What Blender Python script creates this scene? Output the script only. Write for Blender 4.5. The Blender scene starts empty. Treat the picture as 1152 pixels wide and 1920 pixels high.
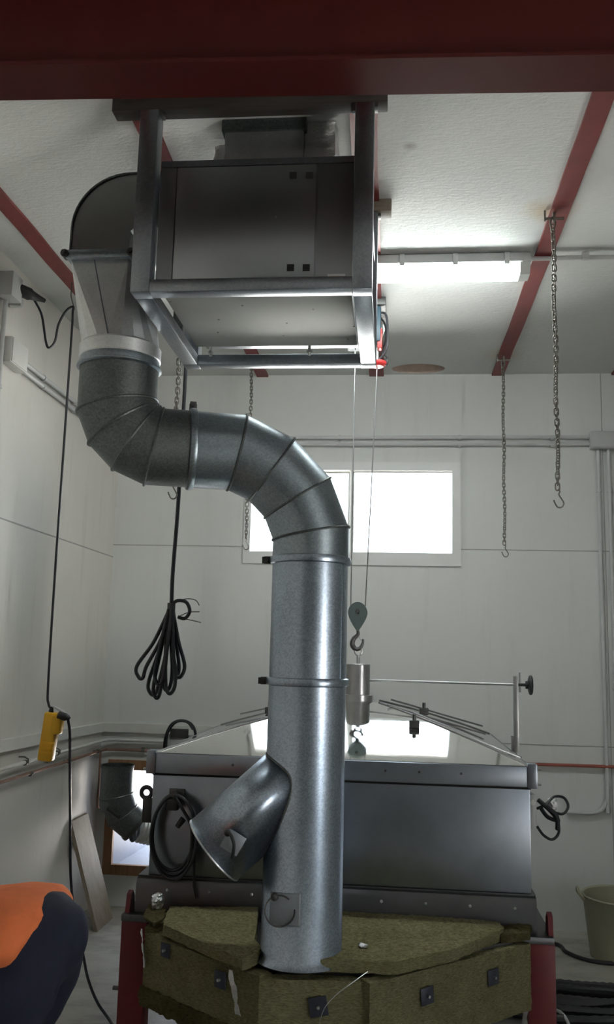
import bpy, bmesh, math, random
from mathutils import Vector, Matrix, noise
random.seed(7)
SC = bpy.context.scene
COL = SC.collection
V = Vector
PI = math.pi

# ------------------------------------------------------------------ camera maths
FPX, IW, IH, CAMZ = 1650.0, 1152.0, 1920.0, 1.58
_a = V((159, 265, FPX)).normalized()
_x = V((1, .025, 0)); _x = (_x - _a * _x.dot(_a)).normalized()
_z = _a.cross(_x)
if _z.y > 0: _z = -_z
CAM = V((0, 0, CAMZ))

def _ray(px, py):
    c = V(((px - IW / 2) / FPX, (py - IH / 2) / FPX, 1))
    return V((c.dot(_x), c.dot(_a), c.dot(_z)))
def atY(px, py, y):          # the point of the room at depth y seen along this direction
    r = _ray(px, py); return CAM + r * (y / r.y)
def atZ(px, py, z):
    r = _ray(px, py); return CAM + r * ((z - CAMZ) / r.z)
def atX(px, py, x):
    r = _ray(px, py); return CAM + r * (x / r.x)

cam = bpy.data.cameras.new('camera'); co = bpy.data.objects.new('camera', cam); COL.objects.link(co)
cam.sensor_fit = 'VERTICAL'; cam.sensor_height = 36.0; cam.lens = 36.0 * FPX / IH
cam.clip_start = .05; cam.clip_end = 200
# blender camera axes: x right, y up, -z forward, written in world (rows of room axes in camera space)
R = Matrix(((_x.x, -_x.y, -_x.z), (_a.x, -_a.y, -_a.z), (_z.x, -_z.y, -_z.z)))
co.matrix_world = Matrix.Translation(CAM) @ R.to_4x4()
SC.camera = co

# ------------------------------------------------------------------ materials
def new_mat(name):
    m = bpy.data.materials.new(name); m.use_nodes = True
    nt = m.node_tree; b = nt.nodes['Principled BSDF']
    return m, nt, b
def L(nt, a, b): nt.links.new(a, b)
def noise_node(nt, scale, detail=4, rough=.55, vec=None):
    n = nt.nodes.new('ShaderNodeTexNoise'); n.inputs['Scale'].default_value = scale
    n.inputs['Detail'].default_value = detail; n.inputs['Roughness'].default_value = rough
    if vec is not None: L(nt, vec, n.inputs['Vector'])
    return n
def ramp(nt, src, stops):
    r = nt.nodes.new('ShaderNodeValToRGB'); el = r.color_ramp.elements
    while len(el) < len(stops): el.new(.5)
    for e, (p, c) in zip(el, stops): e.position = p; e.color = (*c, 1) if len(c) == 3 else c
    L(nt, src, r.inputs[0]); return r
def bump(nt, b, src, strength, dist=.01):
    u = nt.nodes.new('ShaderNodeBump'); u.inputs['Strength'].default_value = strength
    u.inputs['Distance'].default_value = dist
    L(nt, src, u.inputs['Height']); L(nt, u.outputs[0], b.inputs['Normal']); return u
def mul(c, k): return tuple(min(1, x * k) for x in c)
def mat(name, base, rough=.5, metal=0.0, var=.12, scale=8, bmp=0, bscale=60, bdist=.004, stretch=None, spec=None):
    m, nt, b = new_mat(name)
    tc = nt.nodes.new('ShaderNodeTexCoord'); vec = tc.outputs['Object']
    if stretch:
        mp = nt.nodes.new('ShaderNodeMapping'); mp.inputs['Scale'].default_value = stretch
        L(nt, vec, mp.inputs['Vector']); vec = mp.outputs[0]
    n = noise_node(nt, scale, 6, .6, vec)
    r = ramp(nt, n.outputs[0], [(.25, mul(base, 1 - var)), (.75, mul(base, 1 + var))])
    L(nt, r.outputs[0], b.inputs['Base Color'])
    b.inputs['Roughness'].default_value = rough; b.inputs['Metallic'].default_value = metal
    if spec is not None: b.inputs['Specular IOR Level'].default_value = spec
    if bmp:
        n2 = noise_node(nt, bscale, 5, .6, tc.outputs['Object']); bump(nt, b, n2.outputs[0], bmp, bdist)
    return m
def galv(name, lo, hi, rough=.34, cell=75, big=3.0, bigvar=.25, bmp=0):
    """galvanised sheet: zinc spangle cells plus large cloudy patches"""
    m, nt, b = new_mat(name)
    tc = nt.nodes.new('ShaderNodeTexCoord')
    w = noise_node(nt, 25, 3, .5, tc.outputs['Object'])
    mixv = nt.nodes.new('ShaderNodeMix'); mixv.data_type = 'RGBA'; mixv.inputs[0].default_value = .006
    L(nt, tc.outputs['Object'], mixv.inputs[6]); L(nt, w.outputs[1], mixv.inputs[7])
    vo = nt.nodes.new('ShaderNodeTexVoronoi'); vo.inputs['Scale'].default_value = cell
    L(nt, mixv.outputs[2], vo.inputs['Vector'])
    sep = nt.nodes.new('ShaderNodeSeparateColor'); L(nt, vo.outputs['Color'], sep.inputs[0])
    r = ramp(nt, sep.outputs[0], [(0, lo), (1, hi)])
    n = noise_node(nt, big, 5, .65, tc.outputs['Object'])
    r2 = ramp(nt, n.outputs[0], [(.3, (1 - bigvar,) * 3), (.7, (1, 1, 1))])
    mx = nt.nodes.new('ShaderNodeMix'); mx.data_type = 'RGBA'; mx.blend_type = 'MULTIPLY'; mx.inputs[0].default_value = 1
    L(nt, r.outputs[0], mx.inputs[6]); L(nt, r2.outputs[0], mx.inputs[7])
    L(nt, mx.outputs[2], b.inputs['Base Color'])
    mr = nt.nodes.new('ShaderNodeMapRange'); mr.inputs['To Min'].default_value = rough * .93; mr.inputs['To Max'].default_value = rough * 1.1
    L(nt, sep.outputs[1], mr.inputs['Value']); L(nt, mr.outputs[0], b.inputs['Roughness'])
    b.inputs['Metallic'].default_value = 1.0
    if bmp: bump(nt, b, sep.outputs[2], bmp, .002)
    return m
def emit(name, color, strength):
    m, nt, b = new_mat(name)
    b.inputs['Base Color'].default_value = (.8, .8, .8, 1)
    b.inputs['Emission Color'].default_value = (*color, 1); b.inputs['Emission Strength'].default_value = strength
    return m
def wall_mat(name, base, bmp=.12, bscale=120, dirt=.14, lowdirt=True):
    """painted plaster: faint blotches and thin vertical dirt streaks"""
    m, nt, b = new_mat(name)
    tc = nt.nodes.new('ShaderNodeTexCoord')
    n = noise_node(nt, 1.6, 6, .6, tc.outputs['Object'])
    mp = nt.nodes.new('ShaderNodeMapping'); mp.inputs['Scale'].default_value = (4, 4, .35)
    L(nt, tc.outputs['Object'], mp.inputs['Vector'])
    s = noise_node(nt, 3, 5, .7, mp.outputs[0])
    r = ramp(nt, n.outputs[0], [(.3, mul(base, 1 - dirt * .5)), (.7, base)])
    r2 = ramp(nt, s.outputs[0], [(.22, (1 - dirt, 1 - dirt * 1.08, 1 - dirt * 1.25)), (.46, (1, 1, 1))])
    mx = nt.nodes.new('ShaderNodeMix'); mx.data_type = 'RGBA'; mx.blend_type = 'MULTIPLY'; mx.inputs[0].default_value = 1
    L(nt, r.outputs[0], mx.inputs[6]); L(nt, r2.outputs[0], mx.inputs[7]); L(nt, mx.outputs[2], b.inputs['Base Color'])
    b.inputs['Roughness'].default_value = .62; b.inputs['Specular IOR Level'].default_value = .3
    n2 = noise_node(nt, bscale, 6, .6, tc.outputs['Object']); bump(nt, b, n2.outputs[0], bmp, .006)
    return m
def ceiling_mat():
    m, nt, b = new_mat('ceiling_stucco')
    tc = nt.nodes.new('ShaderNodeTexCoord')
    n = noise_node(nt, 1.3, 7, .6, tc.outputs['Object'])
    r = ramp(nt, n.outputs[0], [(.3, (.60, .62, .61)), (.7, (.68, .69, .675))])
    # rust run-off around the two hooks of the right joist and sooty marks near the corner
    col = r.outputs[0]
    for (x, y, rad, c) in ((.63, 3.45, .13, (.52, .40, .24)), (.66, 5.22, .16, (.60, .52, .42)), (.05, 2.95, .03, (.30, .28, .26))):
        d = nt.nodes.new('ShaderNodeVectorMath'); d.operation = 'DISTANCE'
        d.inputs[1].default_value = (x, y, 3.39); 
        mp = nt.nodes.new('ShaderNodeMix'); mp.data_type = 'RGBA'; mp.inputs[0].default_value = .12
        w = noise_node(nt, 9, 4, .6, tc.outputs['Object'])
        add = nt.nodes.new('ShaderNodeVectorMath'); add.operation = 'MULTIPLY_ADD'
        L(nt, w.outputs[1], add.inputs[0]); add.inputs[1].default_value = (rad, rad, 0); L(nt, tc.outputs['Object'], add.inputs[2])
        sub = nt.nodes.new('ShaderNodeVectorMath'); sub.operation = 'SUBTRACT'; sub.inputs[1].default_value = (rad * .5, rad * .5, 0)
        L(nt, add.outputs[0], sub.inputs[0]); L(nt, sub.outputs[0], d.inputs[0])
        rr = ramp(nt, d.outputs['Value'], [(0, (.75,) * 3), (rad, (0, 0, 0))])
        mx = nt.nodes.new('ShaderNodeMix'); mx.data_type = 'RGBA'
        L(nt, rr.outputs[0], mx.inputs[0]); L(nt, col, mx.inputs[6]); mx.inputs[7].default_value = (*c, 1); col = mx.outputs[2]
    L(nt, col, b.inputs['Base Color']); b.inputs['Roughness'].default_value = .8
    mp = nt.nodes.new('ShaderNodeMapping'); mp.inputs['Scale'].default_value = (.6, 1.6, 1); L(nt, tc.outputs['Object'], mp.inputs['Vector'])
    n2 = noise_node(nt, 55, 6, .65, mp.outputs[0]); bump(nt, b, n2.outputs[0], .4, .010)
    return m
def floor_mat():
    m, nt, b = new_mat('floor_concrete')
    tc = nt.nodes.new('ShaderNodeTexCoord')
    mp = nt.nodes.new('ShaderNodeMapping'); mp.inputs['Scale'].default_value = (.7, 1.5, 1); L(nt, tc.outputs['Object'], mp.inputs['Vector'])
    n = noise_node(nt, 3.2, 9, .68, mp.outputs[0])
    r = ramp(nt, n.outputs[0], [(.28, (.17, .16, .13)), (.5, (.34, .33, .29)), (.72, (.44, .43, .39))])
    L(nt, r.outputs[0], b.inputs['Base Color'])
    n3 = noise_node(nt, 6, 5, .6, tc.outputs['Object']); rr = ramp(nt, n3.outputs[0], [(.3, (.35,) * 3), (.7, (.62,) * 3)])
    L(nt, rr.outputs[0], b.inputs['Roughness'])
    n2 = noise_node(nt, 55, 6, .6, tc.outputs['Object']); bump(nt, b, n2.outputs[0], .25, .006)
    return m
def wood_mat(name, a, c, scale=3, axis=0, rough=.7):
    m, nt, b = new_mat(name)
    tc = nt.nodes.new('ShaderNodeTexCoord'); mp = nt.nodes.new('ShaderNodeMapping')
    s = [14, 14, 14]; s[axis] = .9; mp.inputs['Scale'].default_value = s
    L(nt, tc.outputs['Object'], mp.inputs['Vector'])
    n = noise_node(nt, scale, 7, .65, mp.outputs[0]); n.inputs['Distortion'].default_value = .6
    r = ramp(nt, n.outputs[0], [(.3, a), (.68, c)]); L(nt, r.outputs[0], b.inputs['Base Color'])
    b.inputs['Roughness'].default_value = rough; bump(nt, b, n.outputs[0], .2, .003)
    return m
def wool_mat(name, a, c):
    m, nt, b = new_mat(name)
    tc = nt.nodes.new('ShaderNodeTexCoord')
    n = noise_node(nt, 9, 8, .7, tc.outputs['Object'])
    mp = nt.nodes.new('ShaderNodeMapping'); mp.inputs['Scale'].default_value = (1, 1, 5); L(nt, tc.outputs['Object'], mp.inputs['Vector'])
    n2 = noise_node(nt, 70, 6, .75, mp.outputs[0])
    r = ramp(nt, n.outputs[0], [(.25, a), (.75, c)])
    r2 = ramp(nt, n2.outputs[0], [(.32, (.42, .40, .35)), (.5, (.85, .85, .83)), (.66, (1.25, 1.22, 1.12))])
    mx = nt.nodes.new('ShaderNodeMix'); mx.data_type = 'RGBA'; mx.blend_type = 'MULTIPLY'; mx.inputs[0].default_value = 1
    L(nt, r.outputs[0], mx.inputs[6]); L(nt, r2.outputs[0], mx.inputs[7]); L(nt, mx.outputs[2], b.inputs['Base Color'])
    b.inputs['Roughness'].default_value = 1; b.inputs['Specular IOR Level'].default_value = .05
    bump(nt, b, n2.outputs[0], 1.0, .02)
    return m
def hood_mat(name, base, rough, var=.2, stain=.25):
    m, nt, b = new_mat(name)
    tc = nt.nodes.new('ShaderNodeTexCoord')
    n = noise_node(nt, 3.5, 8, .65, tc.outputs['Object'])
    r = ramp(nt, n.outputs[0], [(.3, mul(base, 1 - var)), (.7, mul(base, 1 + var * .3))]); L(nt, r.outputs[0], b.inputs['Base Color'])
    mp = nt.nodes.new('ShaderNodeMapping'); mp.inputs['Scale'].default_value = (.6, 40, 40); L(nt, tc.outputs['Object'], mp.inputs['Vector'])
    n2 = noise_node(nt, 6, 4, .6, mp.outputs[0])
    mr = nt.nodes.new('ShaderNodeMapRange'); mr.inputs['To Min'].default_value = rough * (1 - stain); mr.inputs['To Max'].default_value = rough * (1 + stain)
    L(nt, n.outputs[0], mr.inputs['Value']); L(nt, mr.outputs[0], b.inputs['Roughness'])
    b.inputs['Metallic'].default_value = 1
    bump(nt, b, n2.outputs[0], .02, .002)
    return m
def glass_mat():
    m = bpy.data.materials.new('window_glass'); m.use_nodes = True; nt = m.node_tree
    for n in list(nt.nodes): nt.nodes.remove(n)
    o = nt.nodes.new('ShaderNodeOutputMaterial'); t = nt.nodes.new('ShaderNodeBsdfTransparent'); g = nt.nodes.new('ShaderNodeBsdfGlossy')
    g.inputs['Roughness'].default_value = .03; t.inputs[0].default_value = (.95, .97, .97, 1)
    f = nt.nodes.new('ShaderNodeFresnel'); f.inputs[0].default_value = 1.45; mx = nt.nodes.new('ShaderNodeMixShader')
    L(nt, f.outputs[0], mx.inputs[0]); L(nt, t.outputs[0], mx.inputs[1]); L(nt, g.outputs[0], mx.inputs[2]); L(nt, mx.outputs[0], o.inputs[0])
    return m

M = dict(
    wall=wall_mat('wall_paint', (.685, .70, .685), dirt=.07),
    wall_left=wall_mat('wall_paint_left', (.70, .685, .645), dirt=.12),
    ceiling=ceiling_mat(), floor=floor_mat(),
    joint=mat('joint_sealant', (.36, .36, .35), .8),
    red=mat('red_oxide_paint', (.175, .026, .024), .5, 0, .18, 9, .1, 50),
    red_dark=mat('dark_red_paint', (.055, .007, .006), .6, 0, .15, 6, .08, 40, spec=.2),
    red_leg=mat('red_leg_paint', (.13, .011, .014), .5, 0, .15, 8),
    red_bright=mat('bright_red_plastic', (.62, .04, .04), .4),
    timber=wood_mat('weathered_timber', (.022, .019, .016), (.06, .052, .045), 3, 0),
    timber_end=wood_mat('timber_grey', (.10, .085, .065), (.20, .17, .135), 3, 0),
    frame_wood=wood_mat('hatch_wood', (.20, .10, .045), (.36, .20, .10), 3, 2),
    plank=wood_mat('plank_wood', (.21, .17, .125), (.33, .27, .21), 2.5, 2),
    galv=galv('galvanised_sheet', (.33, .39, .47), (.48, .55, .63), .33, 210),
    galv_bright=galv('bright_galvanised', (.74, .77, .78), (.84, .86, .87), .42, 230, bmp=0),
    galv_dull=galv('dull_galvanised', (.125, .142, .142), (.19, .212, .21), .5, 210),
    galv_mid=galv('greyed_galvanised', (.25, .295, .325), (.34, .39, .43), .38, 210),
    duct_sheet=hood_mat('duct_sheet', (.31, .325, .32), .35, .1, .12),
    frame=galv('frame_galvanised', (.30, .33, .36), (.36, .39, .425), .36, 200, bmp=0),
    panel=hood_mat('panel_sheet', (.345, .365, .385), .33, .06, .08),
    under=mat('underside_sheet', (.50, .53, .515), .5, 0, .06, 5),
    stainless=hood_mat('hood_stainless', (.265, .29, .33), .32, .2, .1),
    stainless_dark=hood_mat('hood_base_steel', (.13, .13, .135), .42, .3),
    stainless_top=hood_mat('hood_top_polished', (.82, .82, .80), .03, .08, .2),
    steel=mat('turned_steel', (.40, .40, .40), .35, 1, .12, 12),
    chain=mat('chain_steel', (.20, .19, .17), .45, .9, .25, 40),
    plate_sheet=mat('plate_sheet', (.30, .33, .36), .45, .6, .1, 20),
    dark_metal=mat('dark_metal', (.09, .09, .09), .45, .7),
    zinc=mat('zinc_bolt', (.55, .56, .56), .35, 1),
    black=mat('black_rubber', (.012, .012, .014), .5, 0, .2, 20),
    black_cable=mat('black_cable', (.014, .015, .02), .42, 0, .2, 20),
    hole=mat('vent_black', (.006, .006, .006), .9),
    white_plastic=mat('white_plastic', (.68, .68, .66), .45, 0, .04),
    grey_plastic=mat('grey_plastic', (.48, .49, .49), .5, 0, .05),
    conduit=mat('conduit_grey', (.56, .57, .57), .4, 0, .06),
    conduit_white=mat('conduit_white', (.66, .66, .63), .45, 0, .08),
    copper=mat('copper_pipe', (.30, .19, .14), .45, .6, .3, 6),
    copper_red=mat('red_painted_pipe', (.33, .10, .075), .5, .2, .25, 6),
    yellow=mat('yellow_plastic', (.78, .42, .015), .45, 0, .06),
    wool=wool_mat('mineral_wool', (.34, .315, .17), (.52, .485, .29)),
    wool_dark=wool_mat('mineral_wool_scorched', (.12, .10, .05), (.25, .22, .11)),
    plate=mat('dark_washer_plate', (.05, .055, .075), .4, .6, .2, 20),
    foil=mat('aluminium_foil', (.80, .80, .80), .28, 1, .1, 20, .7, 45, .02),
    hoist_blue=mat('hoist_body_blue', (.03, .065, .09), .45),
    block_grey=mat('pulley_block_grey', (.10, .13, .13), .5, .3),
    orange=mat('orange_cotton', (.78, .19, .06), .85, 0, .08, 30, .25, 200),
    navy=mat('navy_trousers', (.006, .009, .026), .85, 0, .25, 30, .25, 160),
    skin=mat('skin', (.50, .29, .21), .55, 0, .08, 12),
    hair=mat('dark_hair', (.02, .014, .01), .6, 0, .3, 60, .5, 180),
    tub=mat('bucket_plastic', (.31, .30, .215), .45, 0, .08, 5),
    hole_brown=mat('ceiling_hole_clay', (.58, .48, .42), .85, 0, .2, 12, .4, 30),
    tunnel=wall_mat('tunnel_paint', (.32, .34, .40), .2, 60, .2),
    glass=glass_mat(),
    alu=mat('white_aluminium', (.72, .73, .72), .4, 0, .03),
    lamp=emit('fluorescent_diffuser', (.93, 1.0, .97), 24.0),
    lens_end=mat('lamp_end_cap', (.62, .66, .64), .3, 0, .05),
)

# ------------------------------------------------------------------ mesh builder
def frame_of(d):
    d = d.normalized(); up = V((0, 0, 1)) if abs(d.z) < .93 else V((0, 1, 0))
    u = d.cross(up).normalized(); return u, u.cross(d).normalized()
class MB:
    def __init__(s): s.bm = bmesh.new()
    def box(s, lo, hi, rot=None, bev=0):
        lo = V(lo); hi = V(hi); c = (lo + hi) / 2; d = hi - lo
        r = bmesh.ops.create_cube(s.bm, size=1.0); vs = r['verts']
        for v in vs: v.co = V((v.co.x * d.x, v.co.y * d.y, v.co.z * d.z))
        if bev:
            es = {e for v in vs for e in v.link_edges}
            rr = bmesh.ops.bevel(s.bm, geom=list(es), offset=bev, segments=2, affect='EDGES', profile=.5)
            vs = list({v for v in rr['verts']} | {v for v in vs if v.is_valid})
        for v in vs: v.co = (rot @ v.co if rot else v.co) + c
        return s
    def ring(s, pts): return [s.bm.verts.new(p) for p in pts]
    def bridge(s, a, b):
        n = len(a)
        for i in range(n): s.bm.faces.new((a[i], a[(i + 1) % n], b[(i + 1) % n], b[i]))
    def circle(s, c, d, r, n, sq=1.0):
        u, w = frame_of(V(d)); return [V(c) + u * (math.cos(2 * PI * i / n) * r) + w * (math.sin(2 * PI * i / n) * r * sq) for i in range(n)]
    def cyl(s, p0, p1, r0, r1=None, n=24, caps=True):
        p0 = V(p0); p1 = V(p1); r1 = r0 if r1 is None else r1
        a = s.ring(s.circle(p0, p1 - p0, r0, n)); b = s.ring(s.circle(p1, p1 - p0, r1, n)); s.bridge(a, b)
        if caps: s.bm.faces.new(a[::-1]); s.bm.faces.new(b)
        return s
    def lathe(s, c, d, prof, n=40, caps=True):          # prof: (along, radius)
        c = V(c); d = V(d).normalized(); rs = [s.ring(s.circle(c + d * t, d, r, n)) for t, r in prof]
        for a, b in zip(rs, rs[1:]): s.bridge(a, b)
        if caps: s.bm.faces.new(rs[0][::-1]); s.bm.faces.new(rs[-1])
        return s
    def tube(s, pts, r, n=8, closed=False, radii=None):
        pts = [V(p) for p in pts]; m = len(pts); rs = []
        t0 = (pts[1] - pts[0]).normalized(); u, w = frame_of(t0); prev = t0
        for i, p in enumerate(pts):
            if closed: t = (pts[(i + 1) % m] - pts[i - 1]).normalized()
            elif i == 0: t = t0
            elif i == m - 1: t = (pts[-1] - pts[-2]).normalized()
            else: t = (pts[i + 1] - pts[i - 1]).normalized()
            q = prev.rotation_difference(t); u = (q @ u).normalized(); u = (u - t * u.dot(t)).normalized(); w = t.cross(u); prev = t
            rr = radii[i] if radii else r
            rs.append(s.ring([p + u * (math.cos(2 * PI * k / n) * rr) + w * (math.sin(2 * PI * k / n) * rr) for k in range(n)]))
        for a, b in zip(rs, rs[1:]): s.bridge(a, b)
        if closed:
            a, b = rs[-1], rs[0]
            k0 = min(range(n), key=lambda k: sum((a[i].co - b[(i + k) % n].co).length for i in range(n)))
            s.bridge(a, b[k0:] + b[:k0])
        else: s.bm.faces.new(rs[0][::-1]); s.bm.faces.new(rs[-1])
        return s
    def prism(s, pts, off):
        a = s.ring([V(p) for p in pts]); b = s.ring([V(p) + V(off) for p in pts])
        s.bridge(a, b); s.bm.faces.new(a[::-1]); s.bm.faces.new(b); return s
    def ball(s, c, r, sc=(1, 1, 1), n=12):
        rr = bmesh.ops.create_uvsphere(s.bm, u_segments=n * 2, v_segments=n, radius=r)
        for v in rr['verts']: v.co = V((v.co.x * sc[0], v.co.y * sc[1], v.co.z * sc[2])) + V(c)
        return s
    def quad(s, *p): s.bm.faces.new(s.ring([V(q) for q in p])); return s
    def rings(s, loops, closed_ends=True):
        rs = [s.ring(l) for l in loops]
        for a, b in zip(rs, rs[1:]): s.bridge(a, b)
        if closed_ends: s.bm.faces.new(rs[0][::-1]); s.bm.faces.new(rs[-1])
        return s
    def rough(s, edge=.03, amp=.006, freq=25, seed=0):
        bmesh.ops.triangulate(s.bm, faces=s.bm.faces[:])
        for _ in range(7):
            es = [e for e in s.bm.edges if e.calc_length() > edge]
            if not es: break
            bmesh.ops.subdivide_edges(s.bm, edges=es, cuts=1)
            bmesh.ops.triangulate(s.bm, faces=[f for f in s.bm.faces if len(f.verts) > 3])
        bmesh.ops.recalc_face_normals(s.bm, faces=s.bm.faces[:]); s.bm.normal_update()
        o = V((seed * 3.7, seed * 1.3, 0)); mv = []
        for v in s.bm.verts:
            k = noise.noise(v.co * freq + o) + .6 * noise.noise(v.co * freq * 2.7 + o)
            mv.append((v, v.normal * k * amp + V((noise.noise(v.co * freq * .5 + o), noise.noise(v.co * freq * .5 + o + V((9, 0, 0))), 0)) * amp * .4))
        for v, d in mv: v.co += d
        return s
    def build(s, name, m, parent=None, smooth=True, angle=35, solid=0):
        bmesh.ops.recalc_face_normals(s.bm, faces=s.bm.faces[:])
        org = origin_of(parent)
        if parent is None:
            vs = [v.co for v in s.bm.verts]
            org = V(((min(v.x for v in vs) + max(v.x for v in vs)) / 2, (min(v.y for v in vs) + max(v.y for v in vs)) / 2, min(v.z for v in vs)))
            if name.startswith(('wall', 'ceiling', 'floor')): org = V((0, 0, 0))
        me = bpy.data.meshes.new(name)
        bmesh.ops.translate(s.bm, verts=s.bm.verts[:], vec=-org)
        s.bm.to_mesh(me); s.bm.free()
        if smooth:
            me.shade_smooth(); me.set_sharp_from_angle(angle=math.radians(angle))
        me.materials.append(m if not isinstance(m, str) else M[m])
        o = bpy.data.objects.new(name, me); COL.objects.link(o)
        if parent is None: o.location = org
        else: o.parent = parent
        ORG[o.name] = org
        if solid:
            md = o.modifiers.new('solid', 'SOLIDIFY'); md.thickness = solid; md.offset = 0
        return o
ORG = {}
def origin_of(p): return ORG[p.name] if p is not None else V((0, 0, 0))
def tag(o, label, cat, group=None):
    o['label'] = label; o['category'] = cat
    if group: o['group'] = group
    return o
def thing(name, label, cat, loc, group=None):
    o = bpy.data.objects.new(name, None); COL.objects.link(o); o.location = V(loc); o.empty_display_size = .05
    ORG[o.name] = V(loc); return tag(o, label, cat, group)
def struct(o): o['kind'] = 'structure'; return o
def spline(pts, k=8, closed=False):
    pts = [V(p) for p in pts]; n = len(pts); out = []
    rng = range(n) if closed else range(n - 1)
    for i in rng:
        if closed: p0, p1, p2, p3 = pts[i - 1], pts[i], pts[(i + 1) % n], pts[(i + 2) % n]
        else: p0, p1, p2, p3 = pts[max(i - 1, 0)], pts[i], pts[i + 1], pts[min(i + 2, n - 1)]
        for j in range(k):
            t = j / k
            out.append(.5 * ((2 * p1) + (p2 - p0) * t + (2 * p0 - 5 * p1 + 4 * p2 - p3) * t * t + (3 * p1 - p0 - 3 * p2 + p3) * t ** 3))
    if not closed: out.append(pts[-1])
    return out
# ================================================================== THE SETTING
ZC, YB, XL, XR, YF = 3.39, 5.6, -1.83, 3.4, -7.0
def pierced(name, m, u0, u1, z0, z1, holes, make):
    """a wall slab with rectangular openings; make(ulo,uhi,zlo,zhi) gives the box corners"""
    us = sorted({u0, u1, *[h[0] for h in holes], *[h[1] for h in holes]}); zs = sorted({z0, z1, *[h[2] for h in holes], *[h[3] for h in holes]})
    b = MB()
    for a, c in zip(us, us[1:]):
        runs = []
        for d, e in zip(zs, zs[1:]):
            if any(h[0] <= a and c <= h[1] and h[2] <= d and e <= h[3] for h in holes): continue
            if runs and runs[-1][1] == d: runs[-1][1] = e
            else: runs.append([d, e])
        for d, e in runs: b.box(*make(a, c, d, e))
    return struct(b.build(name, m, smooth=False))
WIN = (-.965, .43, 2.13, 2.80); HAT = (-1.775, -1.20, .185, .875)
pierced('wall_back', 'wall', XL - .15, XR + .15, 0, ZC + .1, [WIN, HAT], lambda a, c, d, e: ((a, YB, d), (c, YB + .14, e)))
struct(MB().box((XL - .15, YF, 0), (XL, YB, ZC + .1)).build('wall_left', 'wall_left', smooth=False))
pierced('wall_right', 'wall', YF, YB, 0, ZC + .1, [(-.3, .4, 0, 2.1)], lambda a, c, d, e: ((XR, a, d), (XR + .15, c, e)))
struct(MB().box((XL - .15, YF - .15, 0), (XR + .15, YF, ZC + .1)).build('wall_front', 'wall', smooth=False))
struct(MB().box((XL - .15, YF - .15, -.12), (XR + .15, YB + .14, 0)).build('floor', 'floor', smooth=False))
# ceiling with the round flue hole
def ell(n=48, z=ZC, rx=.17, ry=.098, c=(.152, 5.482)): return [V((c[0] + rx * math.cos(2 * PI * i / n), c[1] + ry * math.sin(2 * PI * i / n), z)) for i in range(n)]
b = MB(); o_ = b.ring([V((XL - .15, YF - .15, ZC)), V((XR + .15, YF - .15, ZC)), V((XR + .15, YB, ZC)), V((XL - .15, YB, ZC))]); i_ = b.ring(ell())
es = [b.bm.edges.new((r[k], r[(k + 1) % len(r)])) for r in (o_, i_) for k in range(len(r))]
bmesh.ops.triangle_fill(b.bm, use_beauty=True, edges=es)
for f in list(b.bm.faces):
    c = f.calc_center_median()
    if ((c.x - .152) / .17) ** 2 + ((c.y - 5.482) / .098) ** 2 < .9: b.bm.faces.remove(f)
struct(b.build('ceiling', 'ceiling', smooth=False))
b = MB(); l0 = b.ring(ell()); l1 = b.ring(ell(z=ZC + .22)); b.bridge(l0, l1); b.bm.faces.new(l1)
struct(b.build('trim_1', 'hole_brown'))
# panel joints on the walls
n_ = 2
def joint(lo, hi):
    global n_
    struct(MB().box(lo, hi).build('trim_%d' % n_, 'joint', smooth=False)); n_ += 1
for z in (2.24, 1.055):
    for a, c in (((XL, -.965), (.43, XR)) if z > 2.13 and z < 2.8 else ((XL, XR),)):
        joint((a, YB - .0025, z - .003), (c, YB, z + .003))
joint((XL, YF, 2.157), (XL + .0025, YB, 2.163))
joint((1.316, YB - .0025, 0), (1.321, YB, ZC))
# window: white aluminium slider
win = MB()
x0, x1, z0, z1 = WIN
win.box((x0, YB - .012, z0), (x1, YB + .06, z0 + .075)).box((x0, YB - .012, z1 - .055), (x1, YB + .06, z1))
win.box((x0, YB - .012, z0 + .075), (x0 + .045, YB + .06, z1 - .055)).box((x1 - .055, YB - .012, z0 + .075), (x1, YB + .06, z1 - .055))
win = struct(win.build('window_1', 'alu', smooth=False))
def sash(a, c, y):
    b = MB(); w = .022; lo, hi = z0 + .077, z1 - .057
    b.box((a, y, lo), (c, y + .02, lo + w * .4)).box((a, y, hi - w * .4), (c, y + .02, hi)).box((a, y, lo + w * .4), (a + w, y + .02, hi - w * .4)).box((c - w, y, lo + w * .4), (c, y + .02, hi - w * .4))
    s = b.build('sash', 'alu', win, smooth=False)
    MB().box((a + w, y + .007, lo + w * .4), (c - w, y + .011, hi - w * .4)).build('pane', 'glass', s, smooth=False)
sash(-.945, -.270, YB + .036); sash(-.274, .395, YB + .012)
MB().box((.378, YB - .005, 2.40), (.392, YB + .014, 2.52), bev=.003).build('latch', 'grey_plastic', win)
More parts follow.
